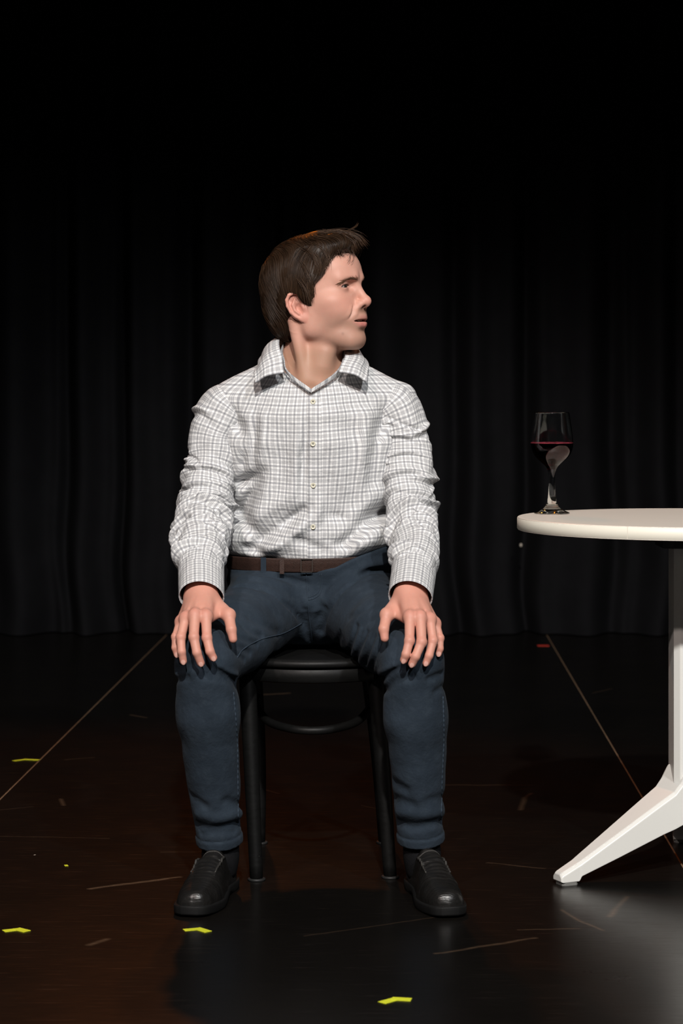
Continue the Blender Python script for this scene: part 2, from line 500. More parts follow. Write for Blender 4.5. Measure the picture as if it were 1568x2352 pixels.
prism('top_bracket', octagon(TC[0], TC[1], 0.075, 0.02), 0.685, TZ - TT, M_DARK, tbl, 0.002)
for k in range(3):                                            # arms of the folding bracket
    a = math.radians(204 + 120 * k)
    prism('bracket_arm', octagon(TC[0] + 0.10 * math.cos(a), TC[1] + 0.10 * math.sin(a), 0.028, 0.008, a), 0.700, TZ - TT, M_DARK, tbl, 0.002)
# splayed legs: tapered beams with chamfered upper edges
def table_leg(ang):
    ca, sa = math.cos(ang), math.sin(ang)
    sec = []   # (distance, z bottom, z top, half width)
    for (s, zb, zt, hw) in [(0.0, 0.120, 0.225, 0.046), (0.040, 0.118, 0.222, 0.0455), (0.056, 0.108, 0.196, 0.0445), (0.072, 0.101, 0.178, 0.043), (0.10, 0.091, 0.161, 0.040),
                            (0.20, 0.050, 0.099, 0.030), (0.283, 0.017, 0.048, 0.0215), (0.288, 0.007, 0.045, 0.0205), (0.326, 0.006, 0.026, 0.0185), (0.330, 0.008, 0.022, 0.0170)]:
        c = 0.007
        ring = [(-hw, zb), (hw, zb), (hw, zt - c), (hw - c, zt), (-hw + c, zt), (-hw, zt - c)]
        sec.append([(TC[0] + s * ca - w * sa, TC[1] + s * sa + w * ca, z) for w, z in ring])
    bm = bmesh.new(); rows = [[bm.verts.new(p) for p in r] for r in sec]
    for a, b in zip(rows[:-1], rows[1:]):
        for j in range(6): bm.faces.new((a[j], a[(j + 1) % 6], b[(j + 1) % 6], b[j]))
    bm.faces.new(rows[0]); bm.faces.new(rows[-1])
    bmesh.ops.recalc_face_normals(bm, faces=bm.faces)
    bmesh.ops.bevel(bm, geom=[e for e in bm.edges], offset=0.0016, segments=2, affect='EDGES', profile=0.5)
    o = bm_obj('leg', bm, M_WHITE, None, False); keep_world(o, tbl)
    cx, cy = TC[0] + 0.307 * ca, TC[1] + 0.307 * sa
    g = prism('glide', octagon(cx, cy, 0.0185, 0.006, ang), 0.0, 0.0075, M_GLIDE, None)
    g.parent = o; g.matrix_parent_inverse = Matrix.Identity(4)
for k, a in enumerate((203.5, 86.0, 324.0)): table_leg(math.radians(a))

# ------------------------------------------------------------------ wine glass and wine
def glass_material(name, color, rough=0.0, ior=1.5):
    m = bpy.data.materials.new(name); m.use_nodes = True; nt = m.node_tree; nt.nodes.clear(); n = NB(nt)
    g = n.node('ShaderNodeBsdfGlass'); g.inputs['Color'].default_value = C4(color); g.inputs['Roughness'].default_value = rough; g.inputs['IOR'].default_value = ior
    nz = n.noise(n.node('ShaderNodeTexCoord').outputs['Object'], 60, 2)
    n.put(g.inputs['Normal'], n.bump(nz, 0.02, 0.0005))
    o = n.node('ShaderNodeOutputMaterial'); nt.links.new(g.outputs[0], o.inputs[0])
    return m
M_GLASS = glass_material('clear_glass', (0.97, 0.985, 0.98), 0.03)
M_WINE = glass_material('red_wine', (0.42, 0.035, 0.07), 0.0, 1.34)
vol = NB(M_WINE.node_tree).node('ShaderNodeVolumeAbsorption')
vol.inputs['Color'].default_value = (0.60, 0.03, 0.07, 1); vol.inputs['Density'].default_value = 170.0
M_WINE.node_tree.links.new(vol.outputs[0], M_WINE.node_tree.nodes['Material Output'].inputs['Volume'])
gx, gy = 0.4577, 0.038
gl = empty('wine_glass', (gx, gy, TZ))
tag(gl, 'stemmed wine glass half full of red wine on the white table', 'wine glass')
foot_p = [(0.0001, 0.0012), (0.030, 0.0004), (0.0375, 0.0004), (0.0384, 0.0014), (0.0380, 0.0026), (0.030, 0.0062), (0.022, 0.0098), (0.0155, 0.0150), (0.0125, 0.0210)]
stem_p = [(0.0125, 0.0210), (0.0105, 0.028), (0.0088, 0.038), (0.0076, 0.052), (0.0070, 0.068), (0.0071, 0.080), (0.0082, 0.091), (0.0108, 0.099)]
bowl_out = [(0.0108, 0.099), (0.0150, 0.1045), (0.0230, 0.1115), (0.0320, 0.1195), (0.0395, 0.1285), (0.0440, 0.1380), (0.0462, 0.1490), (0.0464, 0.1560), (0.0455, 0.1680), (0.0430, 0.1860), (0.0400, 0.2060), (0.0379, 0.2195)]
bowl_in = [(0.0372, 0.2208), (0.0364, 0.2195), (0.0386, 0.2060), (0.0416, 0.1860), (0.0441, 0.1680), (0.0449, 0.1560), (0.0447, 0.1490), (0.0424, 0.1385), (0.0378, 0.1295), (0.0302, 0.1210), (0.0200, 0.1138), (0.0100, 0.1098), (0.0001, 0.1086)]
def smooth_prof(p, k): return [tuple(q) for q in catmull(np.array(p), k)]
for nm, pr in (('foot', smooth_prof(foot_p, 40)), ('stem', smooth_prof(stem_p, 36)), ('bowl', smooth_prof(bowl_out, 60) + smooth_prof(bowl_in, 70))):
    o = lathe(nm, pr, M_GLASS, None, 96, (gx, gy, TZ)); keep_world(o, gl)
WL = 0.1535
wall = [(r + 0.0004, z) for r, z in smooth_prof(bowl_in, 70) if z < WL][::-1]
wine = lathe('red_wine', [(0.0001, 0.1083)] + wall[1:] + [(0.0452, WL - 0.0004), (0.0452, WL), (0.043, WL - 0.0006), (0.02, WL - 0.0007), (0.0001, WL - 0.0007)], M_WINE, None, 96, (gx, gy, TZ))
M_MEN = simple_mat('light_tinted_wine_rim', (0.34, 0.045, 0.075), 0.25, 0.5, 0.5, 300)  # pink of light through the thin wine edge, put into the colour
men = lathe('meniscus', [(0.0440, WL - 0.0012), (0.0452, WL - 0.0006), (0.0451, WL + 0.0022), (0.0446, WL + 0.0006), (0.0420, WL - 0.0004), (0.0440, WL - 0.0012)], M_MEN, wine, 96, (gx, gy, TZ))
tag(wine, 'dark red wine half filling the stemmed glass', 'wine')

# ------------------------------------------------------------------ bentwood chair
CX, CY = -0.063, -0.02
ch = empty('bentwood_chair', (CX, CY, 0))
tag(ch, 'black painted bentwood chair with round seat under the seated man', 'chair')
def ck(o): keep_world(o, ch); return o
ck(lathe('seat', [(0.0001, 0.452), (0.14, 0.453), (0.17, 0.457), (0.196, 0.459), (0.2035, 0.456), (0.2055, 0.4495), (0.2035, 0.4435), (0.198, 0.4425), (0.0001, 0.4425)], M_CHAIR, None, 96, (CX, CY, 0)))
ck(lathe('seat_ring', [(0.165, 0.4385), (0.1955, 0.4400), (0.1985, 0.4375), (0.1975, 0.4130), (0.194, 0.4105), (0.165, 0.4115), (0.165, 0.4385)], M_CHAIR, None, 96, (CX, CY, 0)))
ck(lathe('seat_spacer', [(0.190, 0.4370), (0.190, 0.4440)], M_CHAIR, None, 64, (CX, CY, 0)))
def leg(a, b, bow, r0, r1):
    a = np.array(a, float); b = np.array(b, float); pts = []
    for t in np.linspace(0, 1, 15): pts.append(a + (b - a) * t + np.array(bow) * math.sin(math.pi * t))
    o = ck(tube('leg', pts, np.linspace(r0, r1, 15), M_CHAIR, None, 18))
    f = tube('foot_cap', [b + (0, 0, 0.0), b + (0, 0, 0.004), b + (0, 0, 0.005)], [0.0185, 0.0185, 0.0165], M_DARK, None, 18); f.parent = o; f.matrix_parent_inverse = Matrix.Identity(4)
leg((-0.197, -0.158, 0.440), (-0.176, -0.190, 0.0), (0.0, 0, 0), 0.0185, 0.0135)
leg((0.071, -0.150, 0.440), (0.1015, -0.167, 0.0), (0.0, 0, 0), 0.0185, 0.0135)
leg((-0.196, 0.118, 0.440), (-0.184, 0.182, 0.0), (0.006, 0.006, 0), 0.0165, 0.0130)
leg((0.053, 0.118, 0.440), (0.096, 0.185, 0.0), (0.004, 0.006, 0), 0.0165, 0.0130)
ub = [(-0.186, 0.125, 0.336), (-0.182, 0.02, 0.328), (-0.154, -0.09, 0.3135), (-0.105, -0.150, 0.3075), (-0.061, -0.166, 0.3060), (-0.017, -0.150, 0.3075), (0.032, -0.09, 0.3135), (0.062, 0.02, 0.328), (0.066, 0.125, 0.336)]
ck(tube('bow_stretcher', catmull(ub, 60), 0.0088, M_CHAIR, None, 14))
bow = [(CX - 0.150, 0.150, 0.44), (CX - 0.165, 0.185, 0.55), (CX - 0.158, 0.215, 0.68), (CX - 0.125, 0.238, 0.80), (CX - 0.065, 0.248, 0.868), (CX, 0.251, 0.886),
       (CX + 0.065, 0.248, 0.868), (CX + 0.125, 0.238, 0.80), (CX + 0.158, 0.215, 0.68), (CX + 0.165, 0.185, 0.55), (CX + 0.150, 0.150, 0.44)]
ck(tube('back_bow', catmull(bow, 60), 0.0135, M_CHAIR, None, 14))
bow2 = [(CX - 0.085, 0.165, 0.445), (CX - 0.095, 0.195, 0.56), (CX - 0.088, 0.222, 0.68), (CX - 0.050, 0.238, 0.765), (CX, 0.243, 0.785),
        (CX + 0.050, 0.238, 0.765), (CX + 0.088, 0.222, 0.68), (CX + 0.095, 0.195, 0.56), (CX + 0.085, 0.165, 0.445)]
ck(tube('inner_bow', catmull(bow2, 50), 0.0105, M_CHAIR, None, 12))
# ------------------------------------------------------------------ person: materials
def skin_material():
    m, nt, b = new_mat('skin'); n = NB(nt)
    at = n.node('ShaderNodeAttribute', attribute_name='Col')
    co = n.node('ShaderNodeTexCoord').outputs['Object']
    mot = n.noise(co, 60, 4, 0.6)
    fine = n.noise(co, 420, 3, 0.6)
    c = n.mix(n.math('MULTIPLY', n.ramp(mot, 0.45, 0.75), 0.16), at.outputs['Color'], (0.56, 0.22, 0.17, 1))
    c = n.mix(n.math('MULTIPLY', n.ramp(fine, 0.60, 0.78), 0.10), c, (0.36, 0.20, 0.14, 1))
    n.put(b.inputs['Base Color'], c)
    b.inputs['Roughness'].default_value = 0.52
    b.inputs['Specular IOR Level'].default_value = 0.35
    b.inputs['Subsurface Weight'].default_value = 0.12
    b.inputs['Subsurface Radius'].default_value = (1.0, 0.35, 0.2)
    b.inputs['Subsurface Scale'].default_value = 0.006
    n.put(b.inputs['Normal'], n.bump(n.math('ADD', n.math('MULTIPLY', mot, 0.3), fine), 0.10, 0.0012))
    return m

def plaid_material(name, warp=0.0):
    m, nt, b = new_mat(name); n = NB(nt)
    uv = n.node('ShaderNodeUVMap', uv_map='UVMap').outputs[0]
    co = n.node('ShaderNodeTexCoord').outputs['Object']
    sep = n.node('ShaderNodeSeparateXYZ'); n.put(sep.inputs[0], uv)
    def stripes(v, sharp):
        t = n.math('FRACT', n.math('DIVIDE', v, 0.0190))
        def line(c, w, e):
            d = n.math('ABSOLUTE', n.math('SUBTRACT', t, c))
            d = n.math('MINIMUM', d, n.math('SUBTRACT', 1.0, d))
            return n.math('SUBTRACT', 1.0, n.ramp(d, w - e, w + e))
        thick = n.math('MULTIPLY', line(0.0, 0.105, 0.035), 0.50)
        thin = None
        for c in (0.37, 0.5, 0.63):
            l = n.math('MULTIPLY', line(c, 0.034, 0.02), 0.46)
            thin = l if thin is None else n.math('MAXIMUM', thin, l)
        haze = n.math('MULTIPLY', line(0.5, 0.18, 0.03), 0.14)
        return n.math('MAXIMUM', thick, n.math('MAXIMUM', thin, haze))
    a = stripes(sep.outputs[0], 1); c = stripes(sep.outputs[1], 1)
    keep = n.math('MULTIPLY', n.math('SUBTRACT', 1.0, a), n.math('SUBTRACT', 1.0, c))
    weave = n.noise(n.mapping(uv, (1900, 1900, 1)), 1.0, 2)
    col = n.mix(keep, (0.090, 0.096, 0.125, 1), (0.82, 0.82, 0.81, 1))
    col = n.mix(n.math('MULTIPLY', weave, 0.10), col, (0.45, 0.45, 0.46, 1))
    n.put(b.inputs['Base Color'], col)
    b.inputs['Roughness'].default_value = 0.85
    b.inputs['Specular IOR Level'].default_value = 0.15
    crease = n.noise(n.mapping(co, (1, 1, 1)), 34, 4, 0.55)
    n.put(b.inputs['Normal'], n.bump(crease, 0.55, 0.010, n.bump(weave, 0.08, 0.0006)))
    return m

def denim_material():
    m, nt, b = new_mat('slate_blue_denim'); n = NB(nt)
    co = n.node('ShaderNodeTexCoord').outputs['Object']
    fade = n.noise(co, 7, 4, 0.6); mid = n.noise(co, 45, 4, 0.65)
    c = n.mix(n.ramp(fade, 0.3, 0.7), (0.0165, 0.0245, 0.0345, 1), (0.0265, 0.0385, 0.0535, 1))
    c = n.mix(n.math('MULTIPLY', n.ramp(mid, 0.45, 0.8), 0.35), c, (0.046, 0.062, 0.080, 1))
    wv = n.node('ShaderNodeTexWave'); wv.inputs['Scale'].default_value = 330
    n.put(wv.inputs['Vector'], n.mapping(co, (1, 1, 0.6), (0.4, 0.3, 0.7))); wv.inputs['Distortion'].default_value = 3
    c = n.mix(n.math('MULTIPLY', wv.outputs['Fac'], 0.18), c, (0.02, 0.028, 0.042, 1))
    n.put(b.inputs['Base Color'], c)
    b.inputs['Roughness'].default_value = 0.9
    b.inputs['Specular IOR Level'].default_value = 0.12
    b.inputs['Sheen Weight'].default_value = 0.02
    n.put(b.inputs['Normal'], n.bump(n.noise(co, 26, 4, 0.6), 0.35, 0.010, n.bump(wv.outputs['Fac'], 0.10, 0.0006)))
    return m

def hair_material():
    m, nt, b = new_mat('dark_brown_hair'); n = NB(nt)
    at = n.node('ShaderNodeAttribute', attribute_name='Col')
    n.put(b.inputs['Base Color'], at.outputs['Color'])
    b.inputs['Roughness'].default_value = 0.45
    b.inputs['Specular IOR Level'].default_value = 0.25
    return m
M_SKIN, M_PLAID, M_DENIM, M_HAIR = skin_material(), plaid_material('grey_check_cotton'), denim_material(), hair_material()
M_BELT = simple_mat('woven_brown_leather', (0.035, 0.016, 0.011), 0.6, 0.4, 0.5, 160, 0.5)
M_BUCKLE = simple_mat('dull_buckle_metal', (0.045, 0.035, 0.03), 0.5, 0.4, 0.1, 40, 0, 0.4)
M_BUTTON = simple_mat('cream_button', (0.66, 0.63, 0.50), 0.35, 0.5, 0.08, 300)
M_THREAD = simple_mat('dark_thread', (0.02, 0.02, 0.03), 0.8, 0.2)
M_STITCH = simple_mat('denim_seam_thread', (0.030, 0.044, 0.062), 0.85, 0.2, 0.35, 300)
M_SOCK = simple_mat('black_sock_knit', (0.008, 0.008, 0.009), 0.95, 0.1, 0.3, 200, 0.3)
M_SOLE = simple_mat('black_rubber_sole', (0.005, 0.005, 0.005), 0.6, 0.25, 0.2, 60)
M_TEETH = simple_mat('tooth_enamel', (0.62, 0.56, 0.48), 0.3, 0.5, 0.05, 100)
def leather_material():
    m, nt, b = new_mat('creased_black_leather'); n = NB(nt)
    co = n.node('ShaderNodeTexCoord').outputs['Object']
    n.put(b.inputs['Base Color'], n.mix(n.noise(co, 50, 3), (0.006, 0.006, 0.006, 1), (0.013, 0.012, 0.011, 1)))
    n.put(b.inputs['Roughness'], n.math('MULTIPLY_ADD', n.noise(co, 90, 3), 0.22, 0.20))
    b.inputs['Specular IOR Level'].default_value = 0.5
    crs = n.noise(n.mapping(co, (14, 210, 120)), 1.0, 3, 0.55)
    n.put(b.inputs['Normal'], n.bump(crs, 0.55, 0.0025, n.bump(n.noise(co, 220, 3, 0.6), 0.12, 0.001)))
    return m
M_LEATHER = leather_material()
M_TRIM = simple_mat('stitched_leather_trim', (0.035, 0.033, 0.030), 0.35, 0.5, 0.7, 500, 0.5)

X0 = -0.063                                    # the sitter's mid line
man = empty('person', (X0, -0.2, 0.0))
tag(man, 'seated person in checked shirt and slate jeans, hands on knees, head turned aside', 'person')
def mk(o, parent=None):
    if parent is None: keep_world(o, man)
    else: o.parent = parent; o.matrix_parent_inverse = Matrix.Identity(4)
    return o

# ------------------------------------------------------------------ torso volume shared by body and shirt
TZs = np.array([0.50, 0.60, 0.645, 0.69, 0.75, 0.82, 0.90, 0.96, 1.00, 1.04, 1.10])
TA = np.array([0.170, 0.178, 0.186, 0.190, 0.184, 0.186, 0.194, 0.190, 0.165, 0.122, 0.080])
TB = np.array([0.118, 0.120, 0.128, 0.130, 0.124, 0.120, 0.120, 0.114, 0.102, 0.088, 0.070])
TY = np.array([0.085, 0.075, 0.070, 0.066, 0.060, 0.050, 0.040, 0.036, 0.036, 0.038, 0.040])
def torso(p, grow=0.0):
    z = np.clip(p[:, 2], 0.5, 1.10)
    a = np.interp(z, TZs, TA) + grow; b = np.interp(z, TZs, TB) + grow; cy = np.interp(z, TZs, TY)
    x = np.abs(p[:, 0] - X0); y = p[:, 1] - cy
    # slightly boxy section
    k = np.sqrt((x / a) ** 2 + (y / b) ** 2)
    d = (k - 1) * np.minimum(a, b) * 0.95
    d = smax(d, p[:, 2] - (1.085 + grow), 0.03)
    q = np.stack([x, p[:, 1], p[:, 2]], -1)
    sh = cone(q, (0.045, 0.040, 1.052 + 0.0), (0.180, 0.034, 0.990), 0.046 + grow, 0.046 + grow)
    return smin(d, sh, 0.035)

# ------------------------------------------------------------------ head
HS = 1.04
YAW, PITCH, ROLL = math.radians(65), math.radians(-8), math.radians(0)
def rot(ax, t):
    c, s = math.cos(t), math.sin(t)
    return np.array([[1, 0, 0], [0, c, -s], [0, s, c]] if ax == 0 else [[c, 0, s], [0, 1, 0], [-s, 0, c]] if ax == 1 else [[c, -s, 0], [s, c, 0], [0, 0, 1]])
HR = (rot(2, YAW) @ rot(0, PITCH) @ rot(1, ROLL)).astype(np.float32)
HPIV = np.array([-0.0520, 0.006, 1.195], np.float32); HL = np.array([0, 0, 0.097], np.float32)
def to_head(p): return ((p - HPIV) @ HR) / HS + HL
def from_head(q): return ((np.asarray(q, float) - HL) * HS) @ HR.T.astype(float) + HPIV

EYE = np.array([0.0315, -0.0735, 0.1265], np.float32); EYR = 0.0128
def ear_coords(q):
    """q: |x| head coords -> (back, up, out) in the plane of the ear"""
    e = q - np.array([0.0715, 0.010, 0.097], np.float32)
    t = math.radians(24); c, s = math.cos(t), math.sin(t)
    back = e[:, 1] * c + e[:, 0] * s; out = e[:, 0] * c - e[:, 1] * s
    t2 = math.radians(12); c2, s2 = math.cos(t2), math.sin(t2)
    return np.stack([back * c2 - e[:, 2] * s2, e[:, 2] * c2 + back * s2, out], -1) / 1.06

def head_sdf(q0):
    q = q0.copy(); q[:, 0] = np.abs(q[:, 0])
    d = ell(q, (0, 0.006, 0.146), (0.0765, 0.099, 0.092))
    d = smin(d, ell(q, (0, -0.045, 0.163), (0.060, 0.056, 0.052)), 0.030)
    d = smin(d, ell(q, (0, -0.036, 0.092), (0.0590, 0.0560, 0.066)), 0.025)
    # jaw
    d = smin(d, cone(q, (0.047, -0.004, 0.050), (0.018, -0.071, 0.016), 0.0170, 0.0160), 0.024)
    d = smin(d, cone(q, (0.050, 0.004, 0.085), (0.047, -0.004, 0.050), 0.020, 0.0175), 0.022)
    d = smin(d, ell(q, (0, -0.045, 0.034), (0.040, 0.046, 0.034)), 0.020)
    d = smin(d, ell(q, (0, -0.0770, 0.0180), (0.0200, 0.0180, 0.0165)), 0.014)
    # cheek bones and muzzle
    d = smin(d, ell(q, (0.046, -0.052, 0.099), (0.021, 0.026, 0.017)), 0.018)
    d = smin(d, ell(q, (0.030, -0.066, 0.078), (0.022, 0.022, 0.024)), 0.020)
    d = smin(d, ell(q, (0, -0.078, 0.060), (0.030, 0.0275, 0.027)), 0.016)
    d = smin(d, ell(q, (0.0455, -0.032, 0.080), (0.0190, 0.034, 0.034)), 0.020)
    # brow
    d = smin(d, cone(q, (0.014, -0.0925, 0.1430), (0.042, -0.0755, 0.1425), 0.0115, 0.0105), 0.013)
    # eye socket
    d = smax(d, -ell(q, (0.0300, -0.0955, 0.1265), (0.0185, 0.0170, 0.0110)), 0.011)
    # lids around the eyeball
    e = q - EYE
    lid = vlen(e) - (EYR + 0.0019)
    lid = smin(lid, cone(q, EYE + [-0.013, -0.006, 0.0080], EYE + [0.014, -0.0030, 0.0050], 0.0052, 0.0048), 0.006)
    d = smin(d, lid, 0.006)
    # nose
    nb = cone(q, (0, -0.0905, 0.1370), (0, -0.1085, 0.0965), 0.0066, 0.0088)
    nb = smin(nb, sph(q, (0, -0.1125, 0.0915), 0.0098), 0.008)
    nb = smin(nb, ell(q, (0.0112, -0.1000, 0.0875), (0.0072, 0.0110, 0.0074)), 0.006)
    nb = smin(nb, ell(q, (0, -0.1050, 0.0835), (0.0042, 0.010, 0.0040)), 0.005)
    d = smin(d, nb, 0.010)
    d = smax(d, -ell(q, (0.0064, -0.1060, 0.0808), (0.0034, 0.0062, 0.0042)), 0.0022)
    al = vlen((q - np.array([0.0185, -0.0945, 0.0890], np.float32)) / np.array([0.003, 0.006, 0.007], np.float32))
    d = d + 0.0014 * np.exp(-al ** 2)
    # lips
    ul = np.minimum(cone(q, (0, -0.0985, 0.0605), (0.011, -0.0955, 0.0610), 0.0068, 0.0062), cone(q, (0.011, -0.0955, 0.0610), (0.0245, -0.0840, 0.0545), 0.0062, 0.0030))
    ll = np.minimum(cone(q, (0, -0.0970, 0.0455), (0.011, -0.0935, 0.0465), 0.0072, 0.0064), cone(q, (0.011, -0.0935, 0.0465), (0.0240, -0.0835, 0.0530), 0.0064, 0.0030))
    d = smin(d, ul, 0.0055); d = smin(d, ll, 0.0055)
    d = smax(d, -ell(q, (0, -0.0930, 0.0532), (0.0262, 0.0200, 0.0031)), 0.0022)
    # fold from nose to mouth corner, hollow under the lip, philtrum
    q2 = q.copy(); q2[:, 1] = 0; fr_ = (q[:, 1] < -0.04)
    fd = polyline_dist(q2, [(0.0235, 0, 0.0880), (0.0300, 0, 0.0730), (0.0360, 0, 0.0570)])
    tz = np.clip((q[:, 2] - 0.056) / 0.010, 0, 1) * np.clip((0.089 - q[:, 2]) / 0.010, 0, 1)
    d = d + (0.0030 * np.exp(-(fd / 0.0024) ** 2) - 0.0014 * np.exp(-((fd - 0.0065) / 0.0045) ** 2)) * fr_ * tz
    d = d + 0.0020 * np.exp(-vlen((q - np.array([0.056, -0.040, 0.066], np.float32)) / np.array([0.02, 0.026, 0.022], np.float32)) ** 2)
    fr = polyline_dist(q, [(0.0130, -0.1000, 0.0800), (0.0215, -0.0945, 0.0680)])
    d = d - 0.0012 * np.exp(-(fr / 0.0060) ** 2)
    d = d + 0.0030 * np.exp(-(vlen((q - np.array([0, -0.0955, 0.0345], np.float32)) / np.array([0.016, 0.02, 0.006], np.float32))) ** 2)
    # temple
    d = d + 0.0030 * np.exp(-(vlen((q - np.array([0.064, -0.050, 0.150], np.float32)) / 0.022)) ** 2)
    # ear
    e = ear_coords(q); el_ = vlen(e); ear = el_ - 0.042
    m = np.nonzero(el_ < 0.05)[0]
    if len(m): ear[m] = ear_sdf(e[m])
    return smin(d, ear, 0.004)

def ear_sdf(e):
    def E(pts, r):
        best = None
        for (a, b), (ra, rb) in zip(zip(pts[:-1], pts[1:]), zip(r[:-1], r[1:])):
            c = cone(e, a, b, ra, rb); best = c if best is None else smin(best, c, 0.0015)
        return best
    plate = ell(e, (0.002, 0.000, 0.0020), (0.0185, 0.0270, 0.0042))
    lobe = ell(e, (-0.0035, -0.0245, 0.0030), (0.0085, 0.0085, 0.0042))
    ear = smin(plate, lobe, 0.006)
    ear = smax(ear, -ell(e, (-0.0010, -0.0050, 0.0085), (0.0088, 0.0115, 0.0085)), 0.003)
    ear = smax(ear, -ell(e, (0.0080, 0.0135, 0.0080), (0.0062, 0.0100, 0.0046)), 0.003)
    helix = E([(-0.0080, -0.0005, 0.0045), (-0.0120, 0.0105, 0.0060), (-0.0095, 0.0215, 0.0075), (-0.0010, 0.0275, 0.0080), (0.0090, 0.0262, 0.0080), (0.0165, 0.0185, 0.0075),
               (0.0188, 0.0070, 0.0070), (0.0165, -0.0065, 0.0060), (0.0105, -0.0170, 0.0050), (0.0035, -0.0245, 0.0042)],
              [0.0024, 0.0030, 0.0032, 0.0033, 0.0033, 0.0032, 0.0031, 0.0030, 0.0028, 0.0030])
    anti = E([(0.0015, 0.0150, 0.0055), (0.0085, 0.0060, 0.0060), (0.0080, -0.0060, 0.0060), (0.0025, -0.0140, 0.0055)], [0.0020, 0.0026, 0.0026, 0.0028])
    trag = ell(e, (-0.0105, -0.0070, 0.0050), (0.0040, 0.0062, 0.0042))
    ear = smin(ear, helix, 0.0025); ear = smin(ear, anti, 0.0030); ear = smin(ear, trag, 0.004)
    return ear

# eyelid opening, evaluated after the unions so that the eyeball shows
def cut_eye(q0, d):
    q = q0.copy(); q[:, 0] = np.abs(q[:, 0])
    e = q - EYE
    az = e[:, 0] / 0.0150; az = np.clip(az, -1, 1)
    up = 0.0036 * (1 - np.abs(az) ** 3) - 0.0012 * az - 0.0004; dn = -0.0030 * (1 - np.abs(az) ** 3) - 0.0003 - 0.0016 * az
    gap = np.maximum(e[:, 2] - up, dn - e[:, 2])
    gap = np.maximum(gap, np.abs(e[:, 0]) - 0.0140); gap = np.maximum(gap, e[:, 1] + 0.002)
    return np.maximum(d, -gap * 0.8)

NOTCH = np.array([X0 - 0.002, -0.058, 1.010])
def neck_sdf(p):
    d = cone(p, (X0 + 0.004, 0.030, 1.135), (X0, 0.040, 1.030), 0.0560, 0.0600)
    d = smin(d, cone(p, (X0 + 0.018, -0.010, 1.120), (X0 + 0.004, -0.018, 1.035), 0.034, 0.036), 0.03)
    mast = from_head([-0.055, 0.030, 0.070]); mast2 = from_head([0.055, 0.030, 0.070])
    d = smin(d, cone(p, mast, NOTCH + [-0.010, 0.014, 0.008], 0.0150, 0.0090), 0.016)          # neck cords
    d = smin(d, cone(p, mast2, NOTCH + [0.016, 0.014, 0.008], 0.0140, 0.0090), 0.018)
    ad = P(748, 822, 4.640)
    d = smin(d, cone(p, ad + [0.002, 0.020, 0.012], ad + [-0.004, 0.020, -0.016], 0.010, 0.010), 0.034)                                         # larynx
    d = smin(d, cone(p, (X0 - 0.10, 0.05, 1.030), (X0 - 0.03, 0.05, 1.100), 0.03, 0.028), 0.03)
    d = smin(d, cone(p, (X0 + 0.10, 0.05, 1.030), (X0 + 0.03, 0.05, 1.100), 0.03, 0.028), 0.03)
    return d

def upper_body(p):
    q = to_head(p)
    h = head_sdf(q) * HS
    n_ = neck_sdf(p)
    t = torso(p, -0.015)
    hollow = 0.010 * np.exp(-(vlen((p - NOTCH.astype(np.float32)) / np.array([0.020, 0.02, 0.016], np.float32))) ** 2)
    b = smin(n_, t, 0.030) + hollow
    d = smin(h, b, 0.014)
    return cut_eye(q, d)

vh, fh = sculpt(upper_body, (-0.215, -0.155, 0.965), (0.115, 0.185, 1.47), 0.00165)

